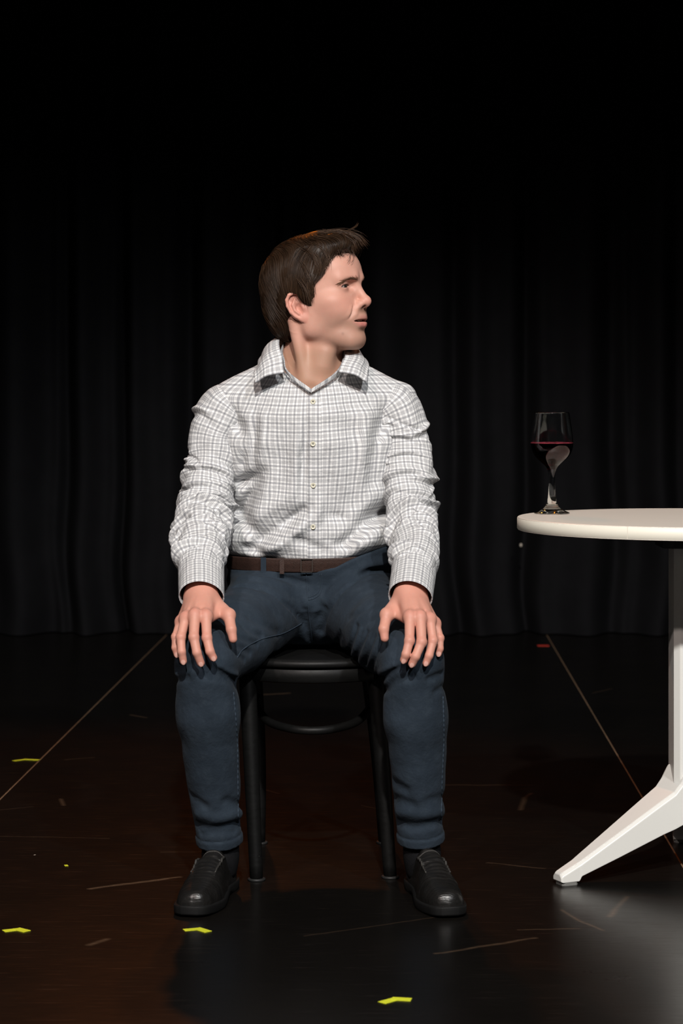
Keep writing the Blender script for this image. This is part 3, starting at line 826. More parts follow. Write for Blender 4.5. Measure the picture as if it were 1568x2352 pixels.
def lerp(c, col, w): return c * (1 - w[:, None]) + np.asarray(col) * w[:, None]
def g(q, c, r): return np.exp(-(vlen((q - np.asarray(c)) / np.asarray(r))) ** 2)
def head_colors(v):
    q = to_head(v.astype(np.float32)).astype(float); qa = q.copy(); qa[:, 0] = np.abs(qa[:, 0])
    c = np.tile(np.array([0.600, 0.318, 0.242]), (len(v), 1))
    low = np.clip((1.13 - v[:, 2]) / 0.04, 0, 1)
    c = lerp(c, (0.44, 0.250, 0.170), low * 0.95)  # neck: yellower tan, plus shade below the chin put into the colour
    c = lerp(c, (0.60, 0.265, 0.20), 0.7 * g(qa, (0.04, -0.065, 0.090), (0.022, 0.03, 0.018)))
    c = lerp(c, (0.62, 0.26, 0.20), 0.7 * g(qa, (0, -0.120, 0.090), (0.014, 0.014, 0.012)))
    c = lerp(c, (0.62, 0.28, 0.215), 0.8 * (qa[:, 0] > 0.071) * (qa[:, 1] > -0.02) * (np.abs(qa[:, 2] - 0.097) < 0.036))
    # stubble
    jaw = np.clip((0.080 - qa[:, 2]) / 0.03, 0, 1) * np.clip((-qa[:, 1] - 0.0) / 0.05, 0, 1) * (v[:, 2] > 1.06)
    c = lerp(c, (0.37, 0.215, 0.155), 0.62 * jaw)
    c = lerp(c, (0.22, 0.115, 0.07), 0.75 * g(qa, (0.006, -0.104, 0.0735), (0.015, 0.012, 0.0065)))
    c = lerp(c, (0.24, 0.13, 0.085), 0.6 * g(qa, (0.0, -0.094, 0.034), (0.014, 0.014, 0.006)))
    c = lerp(c, (0.36, 0.17, 0.125), 0.6 * g(qa, (0.030, -0.089, 0.1175), (0.018, 0.02, 0.0075)))       # under the eye
    c = lerp(c, (0.30, 0.135, 0.09), 0.55 * g(qa, (0.030, -0.089, 0.1335), (0.017, 0.02, 0.0055)))  # shading of the upper lid crease, painted into the skin
    e_ = qa - EYE; az = np.clip(e_[:, 0] / 0.0150, -1, 1); upz = 0.0036 * (1 - np.abs(az) ** 3) - 0.0012 * az - 0.0004
    lash = np.exp(-((e_[:, 2] - upz - 0.0004) / 0.0011) ** 2) * (np.abs(e_[:, 0]) < 0.0155) * (e_[:, 1] < -0.002) * (vlen(e_) < 0.019)
    c = lerp(c, (0.05, 0.025, 0.018), 0.9 * lash)
    def lip(a, b, r):
        dd = polyline_dist(qa.astype(np.float32), [np.array(x) for x in a]); return np.clip(1.25 - dd / r, 0, 1)
    w1 = lip([(0, -0.1035, 0.0600), (0.012, -0.0995, 0.0595), (0.0240, -0.0860, 0.0545)], None, 0.0056)
    w2 = lip([(0, -0.1025, 0.0450), (0.012, -0.0985, 0.0462), (0.0230, -0.0860, 0.0528)], None, 0.0066)
    c = lerp(c, (0.46, 0.155, 0.145), 0.9 * w1); c = lerp(c, (0.64, 0.205, 0.185), 0.95 * w2)
    inn = (np.abs(qa[:, 2] - 0.0532) < 0.0026) * (qa[:, 0] < 0.021) * (qa[:, 1] < -0.076) * (qa[:, 1] > -0.0975)
    c = lerp(c, (0.05, 0.015, 0.012), inn * 0.9)
    nos = g(qa, (0.0064, -0.105, 0.0820), (0.0035, 0.006, 0.0035)); c = lerp(c, (0.10, 0.03, 0.02), np.clip(nos * 1.4, 0, 1) * 0.9)
    for (x, y, z, r) in [(-0.058, -0.045, 0.078, 0.0008), (-0.050, -0.060, 0.060, 0.0010), (-0.040, -0.068, 0.030, 0.0030)]:
        c = lerp(c, (0.22, 0.09, 0.07), 0.8 * g(q, (x, y, z), (r * 2, r * 2, r)) if r < 0.0025 else 0.5 * g(q, (x, y, z), (r, r, r)))
    return c

# ------------------------------------------------------------------ hands
def hand_spec(side):
    """joints in stage coordinates from wrist to tips; side 0 = near the left of the picture"""
    if side == 0:
        wr = P(462, 1366, 4.352)
        F = [[(473, 1414, 4.268), (475, 1465, 4.243), (482, 1496, 4.232), (490, 1511, 4.234)],
             [(447, 1412, 4.265), (445, 1464, 4.238), (452, 1499, 4.226), (461, 1523, 4.231)],
             [(426, 1418, 4.275), (415, 1464, 4.252), (417, 1497, 4.240), (421, 1519, 4.243)],
             [(415, 1426, 4.295), (403, 1463, 4.275), (402, 1488, 4.266), (406, 1504, 4.265)]]
        T = [(494, 1384, 4.335), (525, 1413, 4.305), (531, 1446, 4.285), (535, 1468, 4.280)]
    else:
        wr = P(942, 1366, 4.352)
        F = [[(941, 1416, 4.268), (940, 1472, 4.240), (932, 1503, 4.230), (927, 1516, 4.233)],
             [(965, 1416, 4.268), (968, 1475, 4.240), (954, 1508, 4.228), (946, 1525, 4.232)],
             [(987, 1420, 4.280), (994, 1472, 4.258), (985, 1506, 4.245), (978, 1523, 4.246)],
             [(999, 1430, 4.300), (1010, 1466, 4.282), (1010, 1490, 4.275), (1007, 1502, 4.274)]]
        T = [(910, 1386, 4.335), (888, 1412, 4.308), (881, 1445, 4.287), (883, 1466, 4.282)]
    return wr, [[P(*j) for j in f] for f in F], [P(*j) for j in T]
FR = [(0.0106, 0.0094, 0.0085, 0.0076), (0.0108, 0.0096, 0.0086, 0.0077), (0.0100, 0.0090, 0.0080, 0.0072), (0.0088, 0.0078, 0.0069, 0.0062)]
TRD = (0.0150, 0.0115, 0.0100, 0.0082)
def hand_sdf(p, wr, F, T, elbow):
    # forearm stump, wrist, metacarpals
    back = (elbow - wr) / np.linalg.norm(elbow - wr)
    d = None
    up = np.array([0, 0, 1.0])
    for i, f in enumerate(F):
        lat = (f[0] - np.mean([F[0][0], F[3][0]], axis=0)) * 0.50
        w0 = wr + lat * 0.9 + [0, 0.0, -0.002]
        c = cone(p, w0, f[0] + [0, 0.003, -0.004], 0.0190, 0.0108)
        d = c if d is None else smin(d, c, 0.012)
    d = smin(d, cone(p, wr + (F[0][0] - F[3][0]) * 0.12, wr + back * 0.10 + [0, 0, 0.002], 0.0230, 0.0290), 0.016)
    d = smin(d, cone(p, wr - (F[0][0] - F[3][0]) * 0.18, wr + back * 0.10 + [0, 0, 0.002], 0.0230, 0.0290), 0.016)
    # palm pad
    mid = np.mean([f[0] for f in F], axis=0)
    d = smin(d, cone(p, wr * 0.75 + mid * 0.25 + [0, 0, -0.012], mid + [0, 0.018, -0.020], 0.017, 0.014), 0.014)
    # thumb root and web
    th = cone(p, T[0] + [0, 0.006, -0.006], T[1], 0.0170, 0.0122)
    d = smin(d, th, 0.016)
    d = smin(d, cone(p, T[0] * 0.5 + T[1] * 0.5 + [0, 0.004, -0.006], F[0][0] + [0, 0.010, -0.012], 0.008, 0.008), 0.012)
    # knuckles
    for i, f in enumerate(F): d = smin(d, sph(p, f[0] + [0, 0.0, 0.000], FR[i][0]), 0.012)
    fing = None
    for i, f in enumerate(F):
        r = FR[i]
        a = smin(cone(p, f[0], f[1], r[0], r[1]), cone(p, f[1], f[2], r[1] * 0.98, r[2]), 0.003)
        a = smin(a, cone(p, f[2], f[3], r[2] * 0.99, r[3]), 0.003)
        a = smin(a, sph(p, f[1] + [0, -0.0006, 0.0005], r[1] * 1.01), 0.004)
        # wrinkles at the middle joint
        dj = vlen(p - f[1].astype(np.float32))
        a = a + 0.00045 * np.exp(-(dj / 0.010) ** 2) * np.sin((p[:, 2] - f[1][2]) * 2 * math.pi / 0.0036)
        fing = a if fing is None else smin(fing, a, 0.0016)
    tb = smin(cone(p, T[1], T[2], TRD[1], TRD[2]), cone(p, T[2], T[3], TRD[2], TRD[3]), 0.004)
    tb = smin(tb, sph(p, T[1], 0.0125), 0.006)
    d = smin(d, fing, 0.0055); d = smin(d, tb, 0.007)
    # tendons
    for i, f in enumerate(F[:4]):
        dd, _ = seg_dist(p, wr * 0.55 + f[0] * 0.45 + [0, -0.004, 0.012], f[0] + [0, -0.002, 0.008])
        d = d - 0.0010 * np.exp(-(dd / 0.0045) ** 2)
    for i in range(3):
        dd, _ = seg_dist(p, (F[i][0] + F[i + 1][0]) / 2 + [0, 0.020, 0.010], (F[i][0] + F[i + 1][0]) / 2 + [0, -0.006, 0.004])
        d = d + 0.0015 * np.exp(-(dd / 0.0050) ** 2)
    # nails: flat plates on the front of the tips
    for i, f in enumerate(F):
        ax = f[3] - f[2]; ax = ax / np.linalg.norm(ax)
        nrm = np.array([0, -1.0, 0]) - ax * (-ax[1]); nrm /= np.linalg.norm(nrm); lat = np.cross(ax, nrm)
        c = f[3] + nrm * (FR[i][3] - 0.0012) + ax * 0.0005
        e = (p - c.astype(np.float32)) @ np.stack([lat, ax, nrm], 1).astype(np.float32)
        d = smin(d, ell(e, (0, 0, 0), (0.0050, 0.0062, 0.0016)), 0.0006)
    return d

def hand_colors(v, F, T):
    c = np.tile(np.array([0.590, 0.282, 0.212]), (len(v), 1))
    for i, f in enumerate(F):
        c = lerp(c, (0.57, 0.228, 0.175), 0.6 * g(v, f[0] + [0, -0.004, 0.006], (0.010,) * 3))
        c = lerp(c, (0.54, 0.230, 0.175), 0.4 * g(v, f[1] + [0, -0.006, 0.0], (0.009,) * 3))
        c = lerp(c, (0.54, 0.215, 0.16), 0.6 * g(v, f[3], (0.012,) * 3))
        mid = (f[0] + f[1]) / 2; c = lerp(c, (0.60, 0.305, 0.232), 0.4 * g(v, mid, (0.012,) * 3)); mid = (f[1] + f[2]) / 2; c = lerp(c, (0.60, 0.305, 0.232), 0.4 * g(v, mid, (0.010,) * 3))
        ax = f[3] - f[2]; ax = ax / np.linalg.norm(ax)
        nrm = np.array([0, -1.0, 0]) - ax * (-ax[1]); nrm /= np.linalg.norm(nrm); lat = np.cross(ax, nrm)
        e = (v - (f[3] + nrm * (FR[i][3] + 0.0002) + ax * 0.0005)) @ np.stack([lat, ax, nrm], 1)
        c = lerp(c, (0.66, 0.38, 0.32), 0.9 * (vlen(e / np.array([0.0046, 0.0058, 0.003])) < 1.0))
    c = lerp(c, (0.56, 0.225, 0.17), 0.6 * g(v, T[3], (0.013,) * 3))
    return c

# arm centre lines (px, py, distance, radius of the sleeve)
ARM = [[(552, 912, 4.737, .036), (520, 935, 4.735, .0560), (502, 968, 4.730, .0560), (488, 1010, 4.725, .0530), (487, 1065, 4.712, .0510), (476, 1130, 4.688, .0570), (468, 1185, 4.650, .0610), (463, 1235, 4.570, .0585), (461, 1285, 4.480, .0500), (461, 1330, 4.405, .0405)],
       [(866, 908, 4.737, .036), (898, 930, 4.735, .0560), (918, 966, 4.730, .0555), (931, 1010, 4.725, .0530), (936, 1065, 4.712, .0545), (938, 1130, 4.688, .0530), (945, 1190, 4.650, .0515), (952, 1240, 4.570, .0500), (954, 1285, 4.480, .0470), (948, 1330, 4.405, .0405)]]
armp = [np.array([P(*a[:3]) for a in A]) for A in ARM]
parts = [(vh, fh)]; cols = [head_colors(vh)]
for s in (0, 1):
    wr, F, T = hand_spec(s)
    el = armp[s][7]
    allp = np.array([wr] + [j for f in F for j in f] + T)
    lo = allp.min(0) - 0.028; hi = allp.max(0) + 0.028; hi[1] += 0.09; hi[2] += 0.03
    v, q = sculpt(lambda p: hand_sdf(p, wr, F, T, el), lo, hi, 0.0013)
    parts.append((v, q)); cols.append(hand_colors(v, F, T))

# leg joints
HIP = [np.array([X0 - 0.090, 0.060, 0.553]), np.array([X0 + 0.090, 0.060, 0.553])]
KNEE = [P(473, 1522, 4.318), P(946, 1520, 4.318)]
ANK = [P(506, 1936, 4.405), P(968, 1932, 4.400)]
def inner_body(p):
    d = np.maximum(torso(p, -0.046), 0.54 - p[:, 2])
    for s in (0, 1):
        A = armp[s]; R_ = [0.03, 0.034, 0.034, 0.034, 0.032, 0.032, 0.032, 0.031, 0.029, 0.026]
        for i in range(1, 9): d = smin(d, cone(p, A[i], A[i + 1], R_[i], R_[i + 1]), 0.012)
        d = smin(d, cone(p, HIP[s], KNEE[s], 0.068, 0.046), 0.03)
        d = smin(d, cone(p, KNEE[s], ANK[s] + [0, 0.01, 0.0], 0.042, 0.028), 0.02)
    return d
vb, fb = sculpt(inner_body, (-0.40, -0.50, 0.02), (0.30, 0.25, 1.06), 0.009)
parts.append((vb, fb)); cols.append(np.tile(np.array([0.55, 0.30, 0.22]), (len(vb), 1)))
off = 0; VV = []; FF = []
for v, f in parts:
    VV.append(v); FF.append(f + off); off += len(v)
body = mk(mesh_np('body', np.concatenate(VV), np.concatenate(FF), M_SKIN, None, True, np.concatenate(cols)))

# eyes, brows, teeth
def eye_obj(sx):
    n1, n2 = 40, 28; V = []; Fc = []
    ctr = EYE * [sx, 1, 1]
    gaze = np.array([sx * 0.02 - 0.10, -1.0, 0.0]); gaze = gaze / np.linalg.norm(gaze)
    cl = []
    for i in range(n2 + 1):
        t = math.pi * i / n2
        for j in range(n1):
            a = 2 * math.pi * j / n1
            dloc = np.array([math.sin(t) * math.cos(a), -math.cos(t), math.sin(t) * math.sin(a)])
            ang = math.degrees(math.acos(max(-1, min(1, dloc @ gaze))))
            V.append(ctr + dloc * EYR)
            cl.append((0.01, 0.01, 0.01) if ang < 11 else (0.018, 0.017, 0.015) if ang < 29 else (0.30, 0.225, 0.20))
    for i in range(n2):
        for j in range(n1):
            a = i * n1 + j; b = i * n1 + (j + 1) % n1; Fc.append((a, b, b + n1, a + n1))
    return mk(mesh_np('eye', from_head(V), Fc, M_EYE, None, True, np.array(cl)))
M_EYE, nt_, b_ = new_mat('eye'); n_ = NB(nt_)
n_.put(b_.inputs['Base Color'], n_.node('ShaderNodeAttribute', attribute_name='Col').outputs['Color']); b_.inputs['Roughness'].default_value = 0.25
for sx in (-1, 1): eye_obj(sx)
tv = []; tf = []
for i in range(-4, 5):                                     # upper teeth as one dental arch
    a = i * 0.23; c = np.array([0.0185 * math.sin(a), -0.0700 - 0.0225 * math.cos(a), 0.0575])
    w = 0.0034; t = np.array([math.cos(a), math.sin(a) * 0.9, 0]); o_ = np.array([math.sin(a), -math.cos(a), 0])
    b0 = len(tv)
    for z in (-0.0036, 0.005):
        for (su, so) in ((-1, -1), (1, -1), (0.8, 1), (-0.8, 1)): tv.append(c + t * w * 0.5 * su * 1.0 + o_ * 0.002 * so + [0, 0, z])
    tf += [tuple(b0 + k for k in q) for q in ((3, 2, 1, 0), (4, 5, 6, 7), (0, 1, 5, 4), (1, 2, 6, 5), (2, 3, 7, 6), (3, 0, 4, 7))]
mk(mesh_np('teeth', from_head(tv), tf, M_TEETH, None, False))

# ------------------------------------------------------------------ hair
def poly2(y, z, pts):
    """signed distance to a polygon in the side view, negative inside"""
    pts = np.asarray(pts, float); n = len(pts); d = np.full(y.shape, 1e9); ins = np.zeros(y.shape, bool)
    for i in range(n):
        a = pts[i]; b = pts[(i + 1) % n]; e = b - a
        wy, wz = y - a[0], z - a[1]; t = np.clip((wy * e[0] + wz * e[1]) / (e @ e), 0, 1)
        d = np.minimum(d, np.hypot(wy - t * e[0], wz - t * e[1]))
        c = ((a[1] > z) != (b[1] > z)) & (y < (b[0] - a[0]) * (z - a[1]) / (b[1] - a[1] + 1e-12) + a[0]); ins ^= c
    return np.where(ins, -d, d)
HAIRLINE = [(-0.120, 0.300), (-0.112, 0.212), (-0.096, 0.196), (-0.074, 0.188), (-0.060, 0.176), (-0.050, 0.158), (-0.037, 0.147), (-0.030, 0.132), (-0.028, 0.116), (-0.021, 0.094), (-0.016, 0.084), (-0.013, 0.084),
            (-0.010, 0.104), (-0.002, 0.128), (0.014, 0.133), (0.028, 0.122), (0.033, 0.100), (0.036, 0.070), (0.046, 0.046), (0.066, 0.034), (0.14, 0.030), (0.16, 0.300)]
def hair_vol(q0):
    q = q0.copy(); q[:, 0] = np.abs(q[:, 0])
    d = ell(q, (0, 0.012, 0.150), (0.0850, 0.1070, 0.1000))
    d = smin(d, ell(q, (0, -0.040, 0.200), (0.064, 0.052, 0.044)), 0.03)
    d = smin(d, ell(q, (0.01, -0.078, 0.212), (0.046, 0.030, 0.022)), 0.02)
    d = smin(d, ell(q, (0, 0.060, 0.090), (0.062, 0.050, 0.060)), 0.03)
    d = smin(d, ell(q, (0.066, -0.004, 0.135), (0.0165, 0.034, 0.034)), 0.014)
    return d
def hair_sdf(q):
    d = hair_vol(q) + 0.0022 * wob(q * np.array([1, 1, 0.5], np.float32), 170, 5)
    pd = poly2(q[:, 1].astype(float), q[:, 2].astype(float), HAIRLINE).astype(np.float32)
    pd = pd + 0.004 * wob(q, 330, 9)
    d = smax(d, pd, 0.010)
    return smax(d, -(head_sdf(q) + 0.004), 0.002)
vhair, fhair = sculpt(lambda p: hair_sdf(to_head(p)) * HS, (-0.225, -0.16, 1.09), (0.105, 0.185, 1.47), 0.0024)
hc = np.tile(np.array([0.020, 0.0105, 0.0055]), (len(vhair), 1)) * (1 + 0.25 * wob(vhair, 180, 3)[:, None])
hair = mk(mesh_np('hair', vhair, fhair, M_HAIR, None, True, hc))

def tubes3(Pt, R, C):
    """Pt (N,M,3), R (N,M), C (N,3) -> three sided tubes"""
    N, M, _ = Pt.shape
    T = np.gradient(Pt, axis=1); T /= np.linalg.norm(T, axis=2, keepdims=True) + 1e-9
    ref = np.array([0.31, 0.52, 0.79]); U = np.cross(T, ref); U /= np.linalg.norm(U, axis=2, keepdims=True) + 1e-9; W = np.cross(T, U)
    V = np.stack([Pt + R[..., None] * (math.cos(a) * U + math.sin(a) * W) for a in (0, 2.094, 4.189)], 2)   # N,M,3,3
    base = (np.arange(N) * M * 3)[:, None, None] + (np.arange(M - 1) * 3)[None, :, None]
    j = np.arange(3)[None, None, :]; jn = (j + 1) % 3
    F = np.stack([base + j, base + jn, base + 3 + jn, base + 3 + j], -1).reshape(-1, 4)
    return V.reshape(-1, 3), F, np.repeat(C, M * 3, axis=0)

def grow_hair(N, seed):
    r = np.random.RandomState(seed)
    # roots on the hair volume
    dirs = r.normal(size=(N * 4, 3)); dirs /= np.linalg.norm(dirs, axis=1)[:, None]
    q = np.array([0, 0.0, 0.14]) + dirs * 0.11
    q = q.astype(np.float32)
    def grad(q):
        e = 0.0008; g_ = np.zeros_like(q); b0 = hair_vol(q)
        for k in range(3):
            o_ = q.copy(); o_[:, k] += e; g_[:, k] = (hair_vol(o_) - b0) / e
        return g_ / (np.linalg.norm(g_, axis=1)[:, None] + 1e-9), b0
    for _ in range(8):
        gq, d = grad(q); q = q - gq * d[:, None]
    pd = poly2(q[:, 1].astype(float), q[:, 2].astype(float), HAIRLINE)
    q = q[(pd < -0.003)][:N]; N = len(q)
    M = 15; L = r.uniform(0.035, 0.075, N); depth = r.uniform(-0.004, 0.0022, N) ; amp = r.uniform(-1, 1, N)
    out = np.zeros((N, M, 3)); cur = q.copy()
    for i in range(M):
        gq, d = grad(cur); t = i / (M - 1)
        lift = depth + 0.0015 * t * (amp > 0.6)
        cur = cur - gq * (d - lift)[:, None]
        out[:, i] = cur
        y, z, x = cur[:, 1], cur[:, 2], cur[:, 0]
        # flow: crown at the back top, hair falls down the sides, sweeps forward and aside over the forehead
        top = np.clip((z - 0.195) / 0.035, 0, 1)
        front = np.clip((-y - 0.010) / 0.05, 0, 1)
        f = np.stack([np.sign(x + 0.012) * (0.55 - 0.35 * front), -0.55 * top - 0.20 * front * (1 - top) + 0.05, -1.0 + 0.9 * top], -1)
        f[:, 1] += 0.45 * (1 - top) * np.clip((-y - 0.02) / 0.03, 0, 1)                # combed back at the temples
        f[:, 1] -= 0.25 * (1 - top) * np.clip((y - 0.0) / 0.06, 0, 1)
        nz = np.stack([wob(cur * 1.0, 75, 11), wob(cur, 75, 12), wob(cur, 75, 13)], -1)
        f = f + 0.42 * nz
        f = f - gq * (f * gq).sum(1)[:, None]; f /= np.linalg.norm(f, axis=1)[:, None] + 1e-9
        cur = (cur + f * (L / M)[:, None]).astype(np.float32)
    pd = poly2(out[:, :, 1].ravel(), out[:, :, 2].ravel(), HAIRLINE).reshape(N, M)
    over = (pd > 0.007).cumsum(1) > 0
    R = (0.00045 * np.sin(np.pi * np.clip(np.linspace(0.10, 0.97, M), 0, 1)) ** 0.5)[None] * r.uniform(0.7, 1.3, N)[:, None]
    R = np.where(over, 0.00002, R)
    base = np.array([0.034, 0.0180, 0.0095]); C = base * r.uniform(0.6, 1.6, (N, 1)) * np.array([1, 1, 1])
    return out, R, C
hp, hr_, hcol = grow_hair(8000, 21)
# loose locks: front quiff and fringe wisps
def lock(pts, n, spread, seed, rad=0.00045, bright=1.1):
    r = np.random.RandomState(seed); base = catmull(pts, 15); o = []
    for k in range(n):
        j = r.normal(size=3) * spread; j2 = r.normal(size=3) * spread
        t = np.linspace(0, 1, 15)[:, None]; o.append(base + j * (1 - t) + j2 * t * 1.2)
    o = np.array(o)
    return o, np.tile(rad * np.sin(np.pi * np.linspace(0.15, 0.98, 15)) ** 0.5, (n, 1)), np.tile(np.array([0.050, 0.027, 0.015]) * bright, (n, 1)) * r.uniform(0.6, 1.4, (n, 1))
locks = [((-0.020, -0.030, 0.245), (-0.010, -0.070, 0.242), (0.000, -0.100, 0.226), (0.006, -0.108, 0.208)),
         ((-0.030, -0.040, 0.240), (-0.025, -0.078, 0.234), (-0.018, -0.102, 0.216), (-0.012, -0.104, 0.200)),
         ((-0.045, -0.030, 0.232), (-0.045, -0.062, 0.224), (-0.044, -0.082, 0.206), (-0.042, -0.086, 0.190)),
         ((-0.055, -0.030, 0.222), (-0.060, -0.056, 0.206), (-0.062, -0.064, 0.186), (-0.064, -0.058, 0.166)),
         ((-0.060, -0.010, 0.220), (-0.070, -0.036, 0.200), (-0.073, -0.048, 0.176), (-0.075, -0.040, 0.152)),
         ((0.010, -0.020, 0.246), (0.016, -0.066, 0.244), (0.020, -0.100, 0.232), (0.030, -0.112, 0.214)),
         ((0.020, -0.060, 0.244), (0.024, -0.084, 0.247), (0.026, -0.098, 0.252), (0.026, -0.103, 0.258)),
         ((-0.068, -0.004, 0.190), (-0.080, -0.022, 0.165), (-0.082, -0.030, 0.140), (-0.079, -0.027, 0.116)),
         ((-0.070, 0.006, 0.170), (-0.082, -0.008, 0.150), (-0.083, -0.020, 0.128), (-0.079, -0.022, 0.100))]
LO = [lock(l, 80 if i != 6 else 10, 0.0040 if i != 6 else 0.0012, 40 + i) for i, l in enumerate(locks)]
LO.append(lock(((-0.030, -0.098, 0.204), (-0.032, -0.1035, 0.192), (-0.036, -0.1030, 0.181), (-0.041, -0.0990, 0.174)), 4, 0.0012, 77, 0.00035, 0.8))
LO.append(lock(((-0.020, -0.100, 0.204), (-0.018, -0.1065, 0.190), (-0.024, -0.1060, 0.178), (-0.032, -0.1045, 0.171)), 3, 0.0012, 78, 0.0003, 0.8))
hp = np.concatenate([hp] + [l[0] for l in LO]); hr_ = np.concatenate([hr_] + [l[1] for l in LO]); hcol = np.concatenate([hcol] + [l[2] for l in LO])
v, f, c = tubes3(from_head(hp.reshape(-1, 3)).reshape(hp.shape), hr_, hcol)
strands = mk(mesh_np('hair_strands', v, f, M_HAIR, None, True, c), hair)
strands['kind'] = 'stuff'
for sx in (-1, 1):
    r = np.random.RandomState(5); N = 120
    t = r.uniform(0, 1, N)[:, None]
    a = np.array([0.0125, -0.1030, 0.1400]); m_ = np.array([0.030, -0.0985, 0.1460]); b = np.array([0.049, -0.0800, 0.1325])
    root = (1 - t) ** 2 * a + 2 * t * (1 - t) * m_ + t ** 2 * b + r.normal(size=(N, 3)) * [0.0008, 0.0004, 0.0014]
    di = np.array([0.75, 0.35, 0.30]) * (1 - t) + np.array([0.7, 0.6, -0.45]) * t + r.normal(size=(N, 3)) * 0.2
    st = root[:, None] + di[:, None] * np.linspace(0, 0.0095, 6)[None, :, None]
    q = st.reshape(-1, 3).astype(np.float32)
    for _ in range(5):
        d0 = head_sdf(q); gr = np.zeros_like(q)
        for k in range(3):
            o_ = q.copy(); o_[:, k] += 0.0006; gr[:, k] = (head_sdf(o_) - d0) / 0.0006
        q = q - gr * (d0 - 0.0007)[:, None]
    st = q.reshape(N, 6, 3) * np.array([sx, 1, 1])
    v, f, c = tubes3(from_head(st.reshape(-1, 3)).reshape(st.shape), np.tile(0.00034 * np.linspace(1, 0.3, 6), (N, 1)), np.tile(np.array([0.16, 0.080, 0.045]), (N, 1)) * r.uniform(0.7, 1.3, (N, 1)))
    mk(mesh_np('eyebrow', v, f, M_HAIR, None, True, c))
# ------------------------------------------------------------------ shirt body
def folds(p, d, items):
    q = p.copy(); q[:, 1] = 0; d = d.copy()
    for (a, b, w, dep) in items:
        w = w * 1.15
        a2 = np.array([a[0], 0, a[2]]); b2 = np.array([b[0], 0, b[2]])
        m = near_box(q, [a2, b2], 2.6 * w)
        if not len(m): continue
        dd, t = seg_dist(q[m], a2, b2)
        d[m] += (p[m, 1] < 0.05) * 1.4 * dep * np.exp(-(dd / w) ** 2) * np.sin(np.pi * np.clip(0.08 + 0.84 * t, 0, 1))
    return d
def S(px, py): return P(px, py, 4.63)
SH_FOLDS = [(S(708, 1165), S(640, 1215), .011, .016), (S(640, 1215), S(575, 1262), .015, .014), (S(722, 1182), S(650, 1245), .014, -.013), (S(650, 1245), S(590, 1280), .014, -.010), (S(690, 1120), S(560, 1215), .016, -.009),
            (S(900, 1165), S(840, 1205), .014, .016), (S(840, 1205), S(770, 1262), .011, .013), (S(905, 1205), S(800, 1275), .016, -.012), (S(885, 1120), S(790, 1205), .016, -.006),
            (S(598, 1092), S(545, 1200), .015, .015), (S(622, 1100), S(578, 1195), .013, -.008), (S(535, 1120), S(600, 1085), .011, .010), (S(540, 1170), S(590, 1235), .012, .008),
            (S(706, 950), S(690, 1140), .008, .008), (S(690, 960), S(672, 1150), .012, -.005), (S(588, 945), S(580, 1090), .009, .007), (S(602, 945), S(594, 1090), .010, -.004),
            (S(738, 1140), S(728, 1210), .009, -.004), (S(864, 950), S(852, 1120), .012, .006), (S(845, 950), S(832, 1120), .013, -.004), (S(660, 1232), S(760, 1268), .011, .009), (S(800, 1225), S(880, 1212), .011, -.008),
            (S(525, 930), S(560, 1010), .012, .008), (S(885, 930), S(868, 1020), .012, .008), (S(762, 1000), S(792, 1150), .016, -.004), (S(560, 1258), S(640, 1288), .010, .009), (S(750, 1180), S(800, 1195), .010, .005),
            (S(560, 1030), S(556, 1110), .009, .006), (S(650, 1000), S(640, 1100), .012, .004), (S(800, 940), S(815, 1050), .014, .004), (S(740, 1240), S(820, 1262), .010, .006)]
def hem_z(x):
    """shirt front blouses lower in the middle, rises at the sitter's left"""
    xs = np.array([-0.27, -0.24, -0.20, -0.16, -0.13, -0.08, -0.04, 0.00, 0.05, 0.12]); zs = np.array([0.656, 0.655, 0.653, 0.655, 0.649, 0.645, 0.645, 0.652, 0.664, 0.684])
    return np.interp(x, xs, zs)
def shirt_sdf(p):
    d = torso(p, 0.0)
    z = p[:, 2]
    # blousing above the belt
    d = d - 0.010 * np.exp(-((z - 0.690) / 0.030) ** 2)
    d = folds(p, d, SH_FOLDS)
    d = d + 0.0022 * wob(p * np.array([1.3, 1, 0.7], np.float32), 58, 31) + 0.0010 * wob(p, 150, 32)
    d = smax(d, hem_z(p[:, 0]) - z, 0.016)
    # neck opening
    x = np.abs(p[:, 0] - (X0 - 0.003))
    wedge = np.maximum((1.0170 + 0.66 * x - z) * 0.83, p[:, 1] - 0.03)
    nk = cone(p, (X0 + 0.002, 0.020, 1.00), (X0 + 0.004, 0.012, 1.15), 0.066, 0.066)
    cut = np.maximum(np.maximum(wedge, x - 0.085), -1)
    cut = np.minimum(cut, np.maximum(nk, 1.060 - z))
    return smax(d, -cut, 0.003)
vs_, fs_ = sculpt(shirt_sdf, (-0.32, -0.16, 0.56), (0.20, 0.24, 1.13), 0.0025)
th = np.arctan2(vs_[:, 0] - X0, -(vs_[:, 1] - 0.045))
tt = np.linspace(-math.pi, math.pi, 721); ex = 0.180 * np.sin(tt); ey = 0.125 * np.cos(tt)
# angle of ellipse point as seen from its centre -> arc length
arc = np.concatenate([[0], np.cumsum(np.hypot(np.diff(ex), np.diff(ey)))]); arc -= np.interp(0, tt, arc)
pang = np.unwrap(np.arctan2(ex, ey)); pang -= np.interp(0, tt, pang)
U = np.interp(th, pang, arc)
Vv = vs_[:, 2] + 0.0035 * wob(vs_ * np.array([1, 0.2, 0.6], np.float32), 26, 51) + 0.004 * np.cos(U * 14)
U2 = U + 0.0030 * wob(vs_ * np.array([1, 0.2, 0.8], np.float32), 24, 52) + 0.10 * (0.95 - vs_[:, 2]) * (U - 0.0) * 0.3
shirt = mk(mesh_np('shirt', vs_, fs_, M_PLAID, None, True, None, np.stack([U2, Vv], 1)))
shirt['label'] = 'white shirt with a fine grey check'

